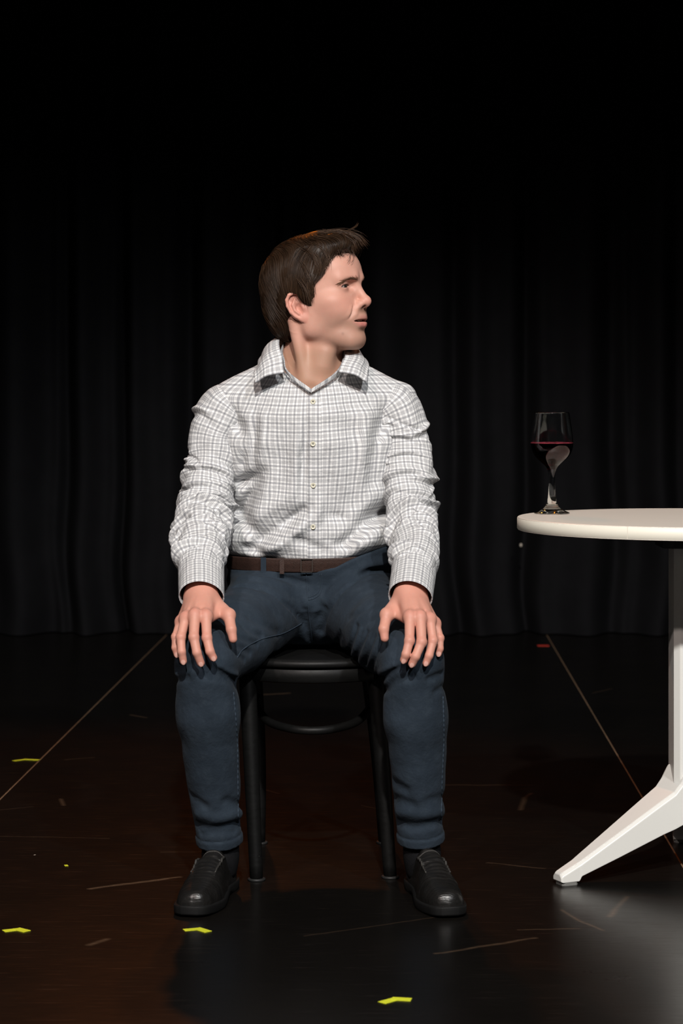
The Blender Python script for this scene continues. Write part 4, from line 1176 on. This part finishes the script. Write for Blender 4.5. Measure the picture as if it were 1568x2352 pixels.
# ------------------------------------------------------------------ sleeves and cuffs
def sleeve(s):
    A = ARM[s]; ctrl = np.array([[*P(*a[:3]), a[3]] for a in A])
    n, m = 360, 190
    c = catmull(ctrl, n); pts = c[:, :3]; rad = c[:, 3]
    L = np.concatenate([[0], np.cumsum(np.linalg.norm(np.diff(pts, axis=0), axis=1))])
    T = np.gradient(pts, axis=0); T /= np.linalg.norm(T, axis=1)[:, None]
    # frame: N points to the picture-front side of the arm
    Nn = np.zeros_like(pts); Bn = np.zeros_like(pts)
    u = np.array([0, -1.0, 0])
    for i in range(n):
        u = u - T[i] * (u @ T[i]); u /= np.linalg.norm(u); Nn[i] = u; Bn[i] = np.cross(T[i], u)
    ph = np.linspace(-math.pi, math.pi, m)                     # 0 = front/top
    PH, LL = np.meshgrid(ph, L)
    le = np.interp(6.2, np.arange(len(A)), np.interp(np.linspace(0, n - 1, len(A)), np.arange(n), L)); Lmax = L[-1]
    sgn = -1 if s == 0 else 1
    rs = np.random.RandomState(60 + s)
    D = np.zeros_like(PH)
    crook = 0.5 + 0.5 * np.cos(PH)
    for k in range(52):                                        # individual creases, diagonal round the arm
        l0 = rs.choice([rs.normal(le, 0.055), rs.uniform(0.05, Lmax - 0.04), rs.uniform(0.05, le), rs.normal(le + 0.01, 0.09), rs.normal(Lmax - 0.06, 0.04)])
        p0 = rs.uniform(-2.4, 2.4); sl = rs.normal(0, 0.024) ; w = rs.uniform(0.0045, 0.0095); span = rs.uniform(0.5, 1.3)
        amp = rs.uniform(0.0045, 0.0110) * (1 if rs.rand() < 0.62 else -0.7)
        e = LL - (l0 + sl * (PH - p0) + 0.006 * np.sin(2.3 * (PH - p0)))
        env = np.exp(-(((PH - p0 + math.pi) % (2 * math.pi) - math.pi) / span) ** 2)
        D += amp * env * (np.exp(-(e / w) ** 2) - 0.55 * np.exp(-((e - 1.6 * w) / (1.2 * w)) ** 2))
    D += 0.0035 * np.sin(2 * math.pi * (LL + 0.012 * np.sin(PH * 2 + s)) / 0.040 + 1.5 * np.sin(PH)) * np.exp(-((LL - le) / 0.085) ** 2) * (0.35 + 0.65 * crook)
    D += 0.0020 * np.sin(3 * PH + 20 * LL + s) + 0.0015 * np.sin(5 * PH - 33 * LL) + 0.0012 * np.sin(2 * PH + 61 * LL)
    # gathers into the cuff
    gat = np.clip((LL - (Lmax - 0.05)) / 0.05, 0, 1)
    D += 0.0020 * gat * (1 - gat * 0.8) * np.sin(11 * PH + 2 * np.sin(3 * PH)); D *= 1 - 0.85 * np.clip((LL - (Lmax - 0.02)) / 0.02, 0, 1)
    D *= np.clip(LL / 0.05, 0, 1)
    R = rad[:, None] + D
    R = R - 0.004 * gat * 0
    verts = pts[:, None] + R[..., None] * (np.cos(PH)[..., None] * Nn[:, None] * 0.96 + np.sin(PH)[..., None] * Bn[:, None])
    i = (np.arange(n - 1)[:, None] * m + np.arange(m - 1)[None]).ravel()
    F = np.stack([i, i + 1, i + 1 + m, i + m], 1)
    uv = np.stack([PH * 0.0540 + 0.004 * np.sin(LL * 30) + 0.25 * D, -LL * 1.02 + 0.5 * D + 0.004 * np.sin(PH + LL * 18)], -1).reshape(-1, 2)
    if s == 0: F = F[:, ::-1]
    F = F if True else F
    o = mk(mesh_np('sleeve', verts.reshape(-1, 3), F[:, ::-1], M_PLAID, None, True, None, uv), shirt)
    # cuff: a stiff flaring band, open at the wrist
    e0 = pts[-46]; ax = T[-1]
    w0 = P(462, 1368, 4.345) if s == 0 else P(942, 1368, 4.345)
    ax = (w0 - e0) / np.linalg.norm(w0 - e0)
    u = np.array([0, 0, 1.0]); u = u - ax * (u @ ax); u /= np.linalg.norm(u); b = np.cross(ax, u)
    LC = np.linalg.norm(w0 - e0) + 0.004; nr, mm = 22, 120
    V = []; UVc = []
    ph = np.linspace(-math.pi, math.pi, mm)
    prof = [(t, 0.0) for t in np.linspace(-0.10, 1, nr)] + [(1.012, -0.0008), (1.0, -0.0020)] + [(t, -0.0024) for t in np.linspace(0.9, 0.1, 8)]
    for (t, dr) in prof:
        r0 = 0.0475 + (0.0455 - 0.0475) * t + (0.0012 if 0.0 < t < 0.04 else 0) - (0.0045 * max(0, -t * 10) ) + dr
        cpt = e0 + ax * (LC * t)
        for p_ in ph:
            rr = r0 * (1 + 0.025 * math.sin(2 * p_ + s) + 0.012 * math.sin(3 * p_ + 1))
            V.append(cpt + rr * (0.86 * math.cos(p_) * u + 1.0 * math.sin(p_) * b) + ax * 0.006 * math.cos(p_ + 0.4) * t)
            UVc.append((p_ * 0.047 + 0.006, -t * LC + 0.003))
    nn = len(prof)
    i = (np.arange(nn - 1)[:, None] * mm + np.arange(mm - 1)[None]).ravel()
    Fc = np.stack([i, i + 1, i + 1 + mm, i + mm], 1)
    cf = mk(mesh_np('cuff', V, Fc, M_PLAID, None, True, None, UVc), shirt)
    return o
for s in (0, 1): sleeve(s)

# ------------------------------------------------------------------ placket, buttons, collar
def strip_on(f, xs_fn, z0, z1, nz, nx, lift, name, mat, parent, thick=0.0012, uvoff=(0.0, 0.0), edge=0.0015):
    zz = np.linspace(z0, z1, nz); V = []; UV = []
    X = np.array([[xs_fn(z)[0] + (xs_fn(z)[1] - xs_fn(z)[0]) * k for k in np.linspace(0, 1, nx)] for z in zz]); Z = np.repeat(zz[:, None], nx, 1)
    Y = front_hit(f, X, Z)
    Y = Y - lift
    Y[:, 0] += lift + edge; Y[:, -1] += lift + edge
    V = np.stack([X, Y, Z], -1).reshape(-1, 3); UV = np.stack([X - X0 + uvoff[0], Z + uvoff[1]], -1).reshape(-1, 2)
    i = (np.arange(nz - 1)[:, None] * nx + np.arange(nx - 1)[None]).ravel()
    return mk(mesh_np(name, V, np.stack([i, i + 1, i + 1 + nx, i + nx], 1), mat, None, True, None, UV), parent)
def pl(z):
    c = np.interp(z, [0.65, 0.80, 0.92, 1.02], [P(722, 0, 4.63)[0], P(722, 0, 4.63)[0], P(722, 0, 4.62)[0], P(720, 0, 4.62)[0]])
    w = 0.0165 - 0.006 * np.clip((z - 0.985) / 0.03, 0, 1)
    return (c - w, c + w)
strip_on(shirt_sdf, pl, 0.655, 1.012, 120, 14, 0.0018, 'placket', M_PLAID, shirt, uvoff=(0.006, 0.0045))
for (bx, by) in ((718.5, 922.5), (718.5, 1019.5), (719, 1115), (718.5, 1210)):
    d_ = 4.62; w = P(bx, by, d_)
    y = float(front_hit(shirt_sdf, np.array([[w[0]]]), np.array([[w[2]]]))[0, 0]) - 0.0022
    d_ = y + CAM_D; w = P(bx, by, d_)
    R_ = 0.0056
    prof = [(0.0001, 0.0012), (R_ * 0.55, 0.0012), (R_ * 0.68, 0.0022), (R_ * 0.9, 0.0024), (R_, 0.0014), (R_, 0.0), (0.0001, 0.0)]
    o = lathe('button', prof, M_BUTTON, None, 28)
    o.data.transform(Matrix.Translation((w[0], y, w[2])) @ Matrix.Rotation(math.pi / 2, 4, 'X'))
    mk(o, shirt)
    bm = bmesh.new()
    for (ux, uz) in ((-1, -1), (1, -1), (-1, 1), (1, 1)):
        bmesh.ops.create_icosphere(bm, subdivisions=1, radius=0.00085, matrix=Matrix.Translation((w[0] + ux * 0.0008, y - 0.0013, w[2] + uz * 0.0008)))
    th_ = bm_obj('button_thread', bm, M_THREAD, None, True)
    th_.parent = shirt; th_.matrix_parent_inverse = Matrix.Identity(4)

# collar: fold line round the neck and a leaf hanging from it
def collar():
    fold = [P(653, 857, 4.628), P(648, 826, 4.640), P(643, 797, 4.672), P(642, 776, 4.725), P(662, 768, 4.790), P(712, 768, 4.815), P(765, 776, 4.795), P(793, 792, 4.735), P(793, 812, 4.680), P(786, 832, 4.645), P(777, 855, 4.628)]
    edge = [P(586, 879, 4.622), P(584, 862, 4.640), P(590, 842, 4.676), P(600, 822, 4.745), P(640, 812, 4.830), P(712, 808, 4.868), P(785, 812, 4.835), P(832, 820, 4.750), P(845, 838, 4.690), P(845, 858, 4.650), P(841, 877, 4.622)]
    n, m = 110, 26
    A = catmull(fold, n); B = catmull(edge, n)
    V = []; UV = []
    la = np.concatenate([[0], np.cumsum(np.linalg.norm(np.diff((A + B) / 2, axis=0), axis=1))])
    for i in range(n):
        wd = np.linalg.norm(B[i] - A[i])
        for j in range(m):
            t = j / (m - 1)
            p_ = A[i] * (1 - t) + B[i] * t
            out = p_ - np.array([X0, 0.03, p_[2]]); out /= np.linalg.norm(out)
            p_ = p_ + out * (0.010 * math.sin(math.pi * min(1, t * 1.15)) * (1 - 0.3 * t)) + np.array([0, 0, 0.004 * math.sin(math.pi * t)])
            p_ = p_ + out * 0.0012 * math.sin(i * 0.35 + 3 * t)
            V.append(p_); UV.append((t * wd * 0.95, la[i] * 0.97))
    i = (np.arange(n - 1)[:, None] * m + np.arange(m - 1)[None]).ravel()
    o = mesh_np('collar', V, np.stack([i, i + m, i + 1 + m, i + 1], 1), M_PLAID, None, True, None, UV)
    md = o.modifiers.new('thickness', 'SOLIDIFY'); md.thickness = 0.0032; md.offset = 0
    mk(o, shirt)
    # stand: inner band from the fold line down to the neckline, ending at the top of the placket
    low = [P(714, 902, 4.622), P(668, 868, 4.640), P(652, 845, 4.668), P(650, 835, 4.725), P(668, 830, 4.770), P(712, 828, 4.790), P(762, 832, 4.775), P(785, 842, 4.730), P(785, 852, 4.690), P(768, 868, 4.645), P(714, 902, 4.622)]
    inner = [P(714, 893, 4.624), P(660, 852, 4.640), P(652, 826, 4.655), P(647, 800, 4.700), P(664, 775, 4.780), P(712, 772, 4.800), P(762, 780, 4.780), P(788, 800, 4.730), P(788, 826, 4.680), P(770, 856, 4.640), P(716, 892, 4.624)]
    A = catmull(inner, n); B = catmull(low, n); V = []; UV = []
    for i in range(n):
        for j in range(8):
            t = j / 7; V.append(A[i] * (1 - t) + B[i] * t); UV.append((t * 0.035, la[i]))
    i = (np.arange(n - 1)[:, None] * 8 + np.arange(7)[None]).ravel()
    o = mesh_np('collar_stand', V, np.stack([i, i + 8, i + 9, i + 1], 1), M_PLAID, None, True, None, UV)
    md = o.modifiers.new('thickness', 'SOLIDIFY'); md.thickness = 0.003; md.offset = 0
    mk(o, shirt)
collar()

# ------------------------------------------------------------------ jeans
def J(px, py, d): return P(px, py, d)
SEAT_Z = 0.4600
def leg_param(p, s):
    ab = KNEE[s] - HIP[s]; t = ((p - HIP[s].astype(np.float32)) @ ab.astype(np.float32)) / (ab @ ab); return t
def jeans_base(p):
    d = None
    q = p.copy(); q[:, 0] = np.abs(p[:, 0] - X0)
    pel = ell(p, (X0, 0.088, 0.555), (0.178, 0.135, 0.108))
    wst = np.maximum(torso(p, np.interp(p[:, 0], [-0.075, 0.02], [0.006, 0.0125]).astype(np.float32)), np.maximum(p[:, 2] - 0.72, 0.55 - p[:, 2]))
    d = smin(pel, wst, 0.03)
    for s in (0, 1):
        M1 = HIP[s] * 0.42 + KNEE[s] * 0.58
        CALF = (P(477, 1640, 4.340), P(955, 1645, 4.340))[s]
        th_ = cone(p, HIP[s] + [0, -0.01, 0.0], M1, 0.0935, 0.0770)
        th_ = smin(th_, cone(p, M1, KNEE[s], 0.0770, 0.0590), 0.02)
        kn = cone(p, KNEE[s], CALF, 0.0590, 0.0615)
        sh = cone(p, CALF, ANK[s] + [0, 0.01, -0.02], 0.0615, 0.0445)
        lg = smin(th_, kn, 0.016); lg = smin(lg, sh, 0.02)
        d = smin(d, lg, 0.013)
    d = smin(d, ell(p, (X0, 0.040, 0.515), (0.040, 0.045, 0.042)), 0.025)
    return d
def J2s(pts, f=None, lift=0.0):
    """photo points -> points on the cloth, marching along the sight line"""
    f = f or jeans_base
    pts = np.asarray(pts, float); dd = np.full(len(pts), 4.12)
    def at(dd): return np.stack([(pts[:, 0] - 784) * dd / FPX, dd - CAM_D, CAM_H - (pts[:, 1] - 913) * dd / FPX], 1)
    for _ in range(70):
        dd = np.minimum(dd + 0.75 * np.clip(f(at(dd).astype(np.float32)), -0.01, 0.05), 4.85)
    return at(dd - lift)
def path_d(p, Q):
    return polyline_dist(p, Q)
CR_IN = []; CREASE = []   # (polyline, width, depth, positive digs in)
for pts, w, dep in [
    ([(545, 1346), (600, 1348), (650, 1380), (700, 1430), (716, 1478)], .0062, .0125), ([(520, 1330), (600, 1330), (660, 1350), (705, 1385)], .010, -.006),
    ([(590, 1325), (650, 1328), (702, 1340)], .0060, .004), ([(560, 1345), (625, 1362)], .006, .004),
    ([(905, 1305), (850, 1312), (800, 1345), (760, 1390), (735, 1450)], .0062, .0125), ([(905, 1290), (845, 1300), (790, 1330), (745, 1375)], .010, -.005),
    ([(745, 1400), (725, 1440), (722, 1490)], .007, .005), ([(700, 1400), (712, 1440)], .006, .002), ([(850, 1395), (800, 1420)], .008, .002),
    ([(780, 1455), (770, 1500)], .0055, .006), ([(818, 1440), (796, 1512)], .0050, .008), ([(840, 1452), (815, 1518)], .0045, .008), ([(858, 1462), (838, 1525)], .0045, .008),
    ([(872, 1480), (852, 1535)], .0045, .007), ([(828, 1446), (806, 1515)], .0040, -.004), ([(849, 1457), (827, 1522)], .0040, -.004), ([(866, 1470), (846, 1530)], .0040, -.004),
    ([(560, 1440), (600, 1462)], .006, .004), ([(552, 1462), (590, 1480)], .006, .005), ([(545, 1482), (575, 1500)], .006, .005), ([(575, 1420), (640, 1452)], .008, .003), ([(545, 1500), (562, 1515)], .005, .004),
    ([(405, 1540), (440, 1528), (500, 1540), (545, 1565)], .008, .005), ([(505, 1532), (525, 1545), (545, 1552)], .006, -.004), ([(470, 1552), (520, 1560), (545, 1580)], .008, .003), ([(402, 1562), (430, 1556)], .006, .004),
    ([(872, 1560), (905, 1540), (940, 1535)], .007, .006), ([(872, 1548), (905, 1530)], .006, -.004), ([(880, 1590), (910, 1562), (945, 1555)], .008, .005), ([(985, 1560), (1015, 1548)], .006, .004), ([(1000, 1590), (1022, 1575)], .006, .003),
    ([(450, 1895), (490, 1905), (555, 1890)], .008, .005), ([(455, 1870), (500, 1880), (552, 1868)], .010, -.004), ([(520, 1840), (556, 1850)], .009, .004), ([(462, 1915), (540, 1910)], .006, .003), ([(440, 1830), (470, 1850)], .008, .003),
    ([(912, 1890), (960, 1900), (1020, 1885)], .008, .005), ([(915, 1865), (970, 1872), (1022, 1862)], .010, -.004), ([(905, 1835), (945, 1848)], .009, .004), ([(985, 1840), (1022, 1830)], .009, .003), ([(905, 1800), (930, 1815)], .010, .004)]:
    CR_IN.append((pts, w, dep))
_all = J2s(np.concatenate([catmull(c_[0], 9) for c_ in CR_IN]))
for _k, (pts, w, dep) in enumerate(CR_IN): CREASE.append((_all[_k * 9:_k * 9 + 9], w * 1.1, dep * 1.5))
def jeans_sdf(p):
    d = jeans_base(p)
    for Q, w, dep in CREASE:
        m = near_box(p, Q, 2.6 * w)
        if len(m): d[m] += dep * np.exp(-(path_d(p[m], Q) / w) ** 2)
    d = d + 0.0016 * wob(p, 42, 71) + 0.0007 * wob(p, 120, 72)
    # palm dents so the hands rest on the cloth
    # sits on the seat, ends at waistband and hems
    onseat = np.minimum(SEAT_Z + 0.001 - p[:, 2], 0.212 - vlen(p[:, :2] - np.array([CX, CY], np.float32)))
    d = smax(d, onseat, 0.012)
    wz = np.interp(p[:, 0], [-0.27, -0.20, -0.062, -0.013, 0.015, 0.052, 0.089, 0.14], [0.629, 0.629, 0.630, 0.638, 0.652, 0.667, 0.679, 0.690])
    d = smax(d, p[:, 2] - wz, 0.006)
    for s in (0, 1):
        ax = (KNEE[s] - ANK[s]); ax /= np.linalg.norm(ax)
        t = (p - ANK[s].astype(np.float32)) @ ax.astype(np.float32)
        near = vlen(p - ANK[s].astype(np.float32)) < 0.12
        hem = np.where(near, 0.0022 / (1 + np.exp((t - 0.0185) / 0.0012)) - 0.0016 * np.exp(-((t - 0.0205) / 0.0016) ** 2), 0)
        d = d - hem
        mine = (p[:, 0] < X0) if s == 0 else (p[:, 0] >= X0)
        d = smax(d, np.where((p[:, 2] < 0.25) & mine, -t, -1.0), 0.002)
    return d
vj, fj = sculpt(jeans_sdf, (-0.385, -0.50, 0.070), (0.285, 0.235, 0.70), 0.0028)
jeans = mk(mesh_np('jeans', vj, fj, M_DENIM, None, True))
jeans['label'] = 'slate blue denim jeans'

def surf_path(pts, n, lift):
    """polyline of photo points laid on the jeans"""
    c = J2s(catmull(pts, n), jeans_sdf, lift)
    k = np.ones(3) / 3
    for j in range(3): c[1:-1, j] = np.convolve(c[:, j], k, 'valid')
    return c
def seam(pts, n=60, r=0.0011): return mk(tube('seam', surf_path(pts, n, 0.0008), r, M_STITCH, None, 6), jeans)
seam([(693, 1432), (650, 1455), (600, 1468), (560, 1490), (545, 1510)], 60, 0.0013)
seam([(703, 1316), (705, 1350), (708, 1400), (714, 1450), (718, 1488)], 60, 0.0012)
seam([(738, 1318), (739, 1345), (734, 1364), (722, 1374), (708, 1378)], 40, 0.0009)
seam([(734, 1318), (735, 1344), (730, 1360), (720, 1368), (708, 1372)], 40, 0.0007)

for pts in ([(536, 1590), (544, 1690), (546, 1790), (547, 1895)], [(1017, 1600), (1019, 1690), (1015, 1790), (1013, 1895)]):
    c_ = surf_path(pts, 150, 0.0004)
    mk(tube('seam', c_, 0.0013 + 0.0006 * np.sin(np.arange(150) * 1.05), M_STITCH, None, 6), jeans)
# belt
def belt():
    n, m = 220, 10; V = []; UV = []
    for i in range(n + 1):
        a = 2 * math.pi * i / n
        for j in range(m + 1):
            t = j / m; z = 0.6265 + 0.030 * t
            lift = np.interp(math.sin(a), [-1, 0.2, 1], [0, 0, 0.012]); 
            A_ = np.interp(z, TZs, TA) + 0.0055; B_ = np.interp(z, TZs, TB) + 0.0055; cy = np.interp(z, TZs, TY)
            ca, sa = math.cos(a), math.sin(a); k = 1.0
            wz = np.interp(X0 + A_ * ca * k, [-0.27, -0.062, 0.0, 0.05, 0.09, 0.14], [0.0, 0.0, 0.001, 0.004, 0.008, 0.010])
            V.append((X0 + A_ * ca * k, cy + B_ * sa * k, z + wz))
    F = [(i * (m + 1) + j, (i + 1) * (m + 1) + j, (i + 1) * (m + 1) + j + 1, i * (m + 1) + j + 1) for i in range(n) for j in range(m)]
    o = mesh_np('belt', V, F, M_BELT, None)
    md = o.modifiers.new('thickness', 'SOLIDIFY'); md.thickness = 0.003
    mk(o)
    o['label'] = 'dark brown woven leather belt'
    return o
belt_o = belt()
def belt_y(x, z):
    A_ = np.interp(z, TZs, TA) + 0.0055; B_ = np.interp(z, TZs, TB) + 0.0055; cy = np.interp(z, TZs, TY)
    return cy - B_ * math.sqrt(1 - ((x - X0) / A_) ** 2)
def belt_bit(name, px, w, mat, parent, out=0.004, h=0.034, frame=False):
    x = P(px, 0, 4.632)[0]; y = belt_y(x, 0.641)
    bm = bmesh.new()
    def bx(cx, cz, sx, sz): bmesh.ops.create_cube(bm, size=1, matrix=Matrix.Translation((cx, y - out, cz)) @ Matrix.Diagonal((sx, 0.003, sz, 1)))
    if frame:
        bx(x + w / 2, 0.642, 0.0018, h); bx(x - w / 2, 0.642, 0.0018, h); bx(x, 0.642 + h / 2, w, 0.0018); bx(x, 0.642 - h / 2, w, 0.0018)
    else: bx(x, 0.641, w, h)
    o = bm_obj(name, bm, mat, None); mk(o, parent)
belt_bit('belt_loop', 604, 0.0115, M_DENIM, jeans)
belt_bit('belt_keeper', 647, 0.0095, M_BELT, belt_o)
belt_bit('buckle', 704, 0.024, M_BUCKLE, belt_o, 0.0035, 0.027, True)

# ------------------------------------------------------------------ socks and shoes
def shoe(s):
    toe = np.array([P(434, 2112, 4.172)[0], 4.172 - CAM_D]) if s == 0 else np.array([P(1028, 2100, 4.190)[0], 4.190 - CAM_D])
    heel = np.array([ANK[s][0] + (0.010 if s == 0 else -0.008), ANK[s][1] + 0.070])
    dv = toe - heel; L = 0.295; ang = math.atan2(dv[0], -dv[1])
    sx = 1 if s == 0 else -1            # local +x is the sitter's inner side for s = 0
    c, sn = math.cos(ang), math.sin(ang)
    def loc(p):
        e = p - np.array([heel[0], heel[1], 0], np.float32)
        f = -(e[:, 1]) * c + e[:, 0] * sn            # towards the toe
        l = e[:, 0] * c + e[:, 1] * sn
        return np.stack([l * sx, f, e[:, 2]], -1)
    def world(q):
        q = np.asarray(q, float); l = q[:, 0] * sx; f = q[:, 1]
        return np.stack([heel[0] + f * sn + l * c, heel[1] - f * c + l * sn, q[:, 2]], -1)
    OUT = np.array([(0.000, -0.020), (0.004, 0.012)])
    fs = np.array([0.0, 0.015, 0.05, 0.10, 0.15, 0.20, 0.235, 0.265, 0.285, 0.295])
    wo = np.array([0.017, 0.028, 0.032, 0.031, 0.037, 0.0435, 0.0440, 0.040, 0.031, 0.017])   # outer half width
    wi = np.array([0.017, 0.028, 0.032, 0.030, 0.038, 0.0450, 0.0425, 0.036, 0.026, 0.012])
    def upper(p):
        q = loc(p); f = np.clip(q[:, 1], 0, 0.295)
        w = np.where(q[:, 0] > 0, np.interp(f, fs, wi), np.interp(f, fs, wo)) - 0.003
        h = np.interp(f, [0, 0.05, 0.09, 0.12, 0.16, 0.20, 0.24, 0.27, 0.295], [0.084, 0.088, 0.092, 0.096, 0.086, 0.070, 0.056, 0.050, 0.042])
        # rounded section
        z = q[:, 2] - 0.018
        k = (np.abs(q[:, 0] / w) ** 2.6 + np.abs(np.clip(z, 0, 1) / (h - 0.018)) ** 2.2) ** (1 / 2.4)
        d = (k - 1) * np.minimum(w, h - 0.018) * 0.8
        d = smax(d, np.maximum(q[:, 1] - 0.291, -q[:, 1] + 0.004), 0.02)
        d = smax(d, 0.016 - q[:, 2], 0.003)
        # ankle opening
        op = cone(q, (0, 0.055, 0.075), (0, 0.055, 0.16), 0.029, 0.045)
        op = smin(op, cone(q, (0, 0.085, 0.092), (0, 0.085, 0.16), 0.020, 0.034), 0.02)
        d = smax(d, -op, 0.004)
        # creases across the vamp
        cr = np.sin(2 * math.pi * (q[:, 1] + 0.06 * q[:, 0] ** 2 / 0.04) / 0.0125 + 2.0 * np.sin(q[:, 1] * 61))
        d = d + 0.0006 * cr * np.exp(-((q[:, 1] - 0.165) / 0.050) ** 2) * (np.abs(q[:, 0]) < 0.028)
        # apron seam: straight lines either side of the tongue, curved line on the toe
        ln = np.abs(np.abs(q[:, 0]) - 0.0245)
        d = d - 0.0014 * np.exp(-(ln / 0.0030) ** 2) * ((q[:, 1] > 0.115) & (q[:, 1] < 0.205) & (q[:, 2] > 0.03))
        ts = np.abs(q[:, 1] - (0.222 - 9 * q[:, 0] ** 2))
        d = d - 0.0011 * np.exp(-(ts / 0.0016) ** 2)
        d = d + 0.0008 * wob(p, 140, 81)
        return d
    cor = world([(-0.06, -0.02, 0), (0.06, -0.02, 0), (-0.06, 0.31, 0), (0.06, 0.31, 0)])
    lo = cor.min(0) - 0.01; hi = cor.max(0) + 0.01; lo[2] = 0.005; hi[2] = 0.12
    v, f = sculpt(upper, lo, hi, 0.0020)
    sh = mk(mesh_np('shoe', v, f, M_LEATHER, None, True))
    sh['label'] = 'black leather slip-on shoe'
    # welted sole with a heel block
    prof = []
    ff = catmull(np.stack([fs, wi, wo], 1), 40)
    ring_ = [(r[1] + 0.0016, r[0] + (0.004 if r[0] > 0.27 else 0)) for r in ff] + [(-r[2] - 0.0016, r[0] + (0.004 if r[0] > 0.27 else 0)) for r in ff[::-1]]
    V = []; nr = len(ring_)
    zs = [(0.0, 0.95), (0.003, 0.985), (0.010, 0.995), (0.0150, 1.0), (0.0175, 0.985), (0.0185, 0.95)]
    for z, k in zs:
        for (x, y) in ring_:
            spring = 0.010 * max(0, (y - 0.20) / 0.095) ** 2 if z < 0.016 else 0.010 * max(0, (y - 0.20) / 0.095) ** 2 * 0.6
            arch = 0.008 if (z < 0.001 and 0.085 < y < 0.15) else 0.0
            V.append((x * k, y, z + arch + spring * 0.5))
    F = [(i * nr + j, i * nr + (j + 1) % nr, (i + 1) * nr + (j + 1) % nr, (i + 1) * nr + j) for i in range(len(zs) - 1) for j in range(nr)]
    F += [tuple(range(nr))[::-1], tuple((len(zs) - 1) * nr + j for j in range(nr))]
    so = mesh_np('sole', world(V), F, M_SOLE, None, True); mk(so, sh)
    # raised tongue edge
    tong = [(x, 0.128 - 6 * x * x, 0.0) for x in np.linspace(-0.0245, 0.0245, 15)]
    tp = world(tong); 
    def drop(tp, lift):
        z = np.full(len(tp), 0.15)
        for _ in range(60): z -= np.clip(upper(np.stack([tp[:, 0], tp[:, 1], z], -1).astype(np.float32)), -0.01, 0.02) * 0.7
        return np.stack([tp[:, 0], tp[:, 1], z + lift], -1)
    mk(tube('tongue_edge', drop(tp, 0.0006), 0.0017, M_TRIM, None, 8), sh)
    for e in (-1, 1):
        side_ = world([(e * (0.0245 - 0.03 * max(0, 0.125 - f_)), f_, 0.0) for f_ in np.linspace(0.124, 0.200, 24)])
        mk(tube('side_trim', drop(side_, 0.0004), np.linspace(0.0026, 0.0018, 24), M_TRIM, None, 8), sh)
    a0 = world([(0, 0.058, 0.030)])[0]
    sk = mk(tube('sock', catmull([ANK[s] + [0, 0.010, 0.03], ANK[s] + [0, 0.010, 0.0], (a0 + ANK[s]) / 2 + [0, 0.0, 0.006], a0], 12), [0.036, 0.036, 0.036, 0.0365, 0.037, 0.0375, 0.038, 0.0385, 0.038, 0.036, 0.034, 0.030], M_SOCK, None, 24))
for s in (0, 1): shoe(s)
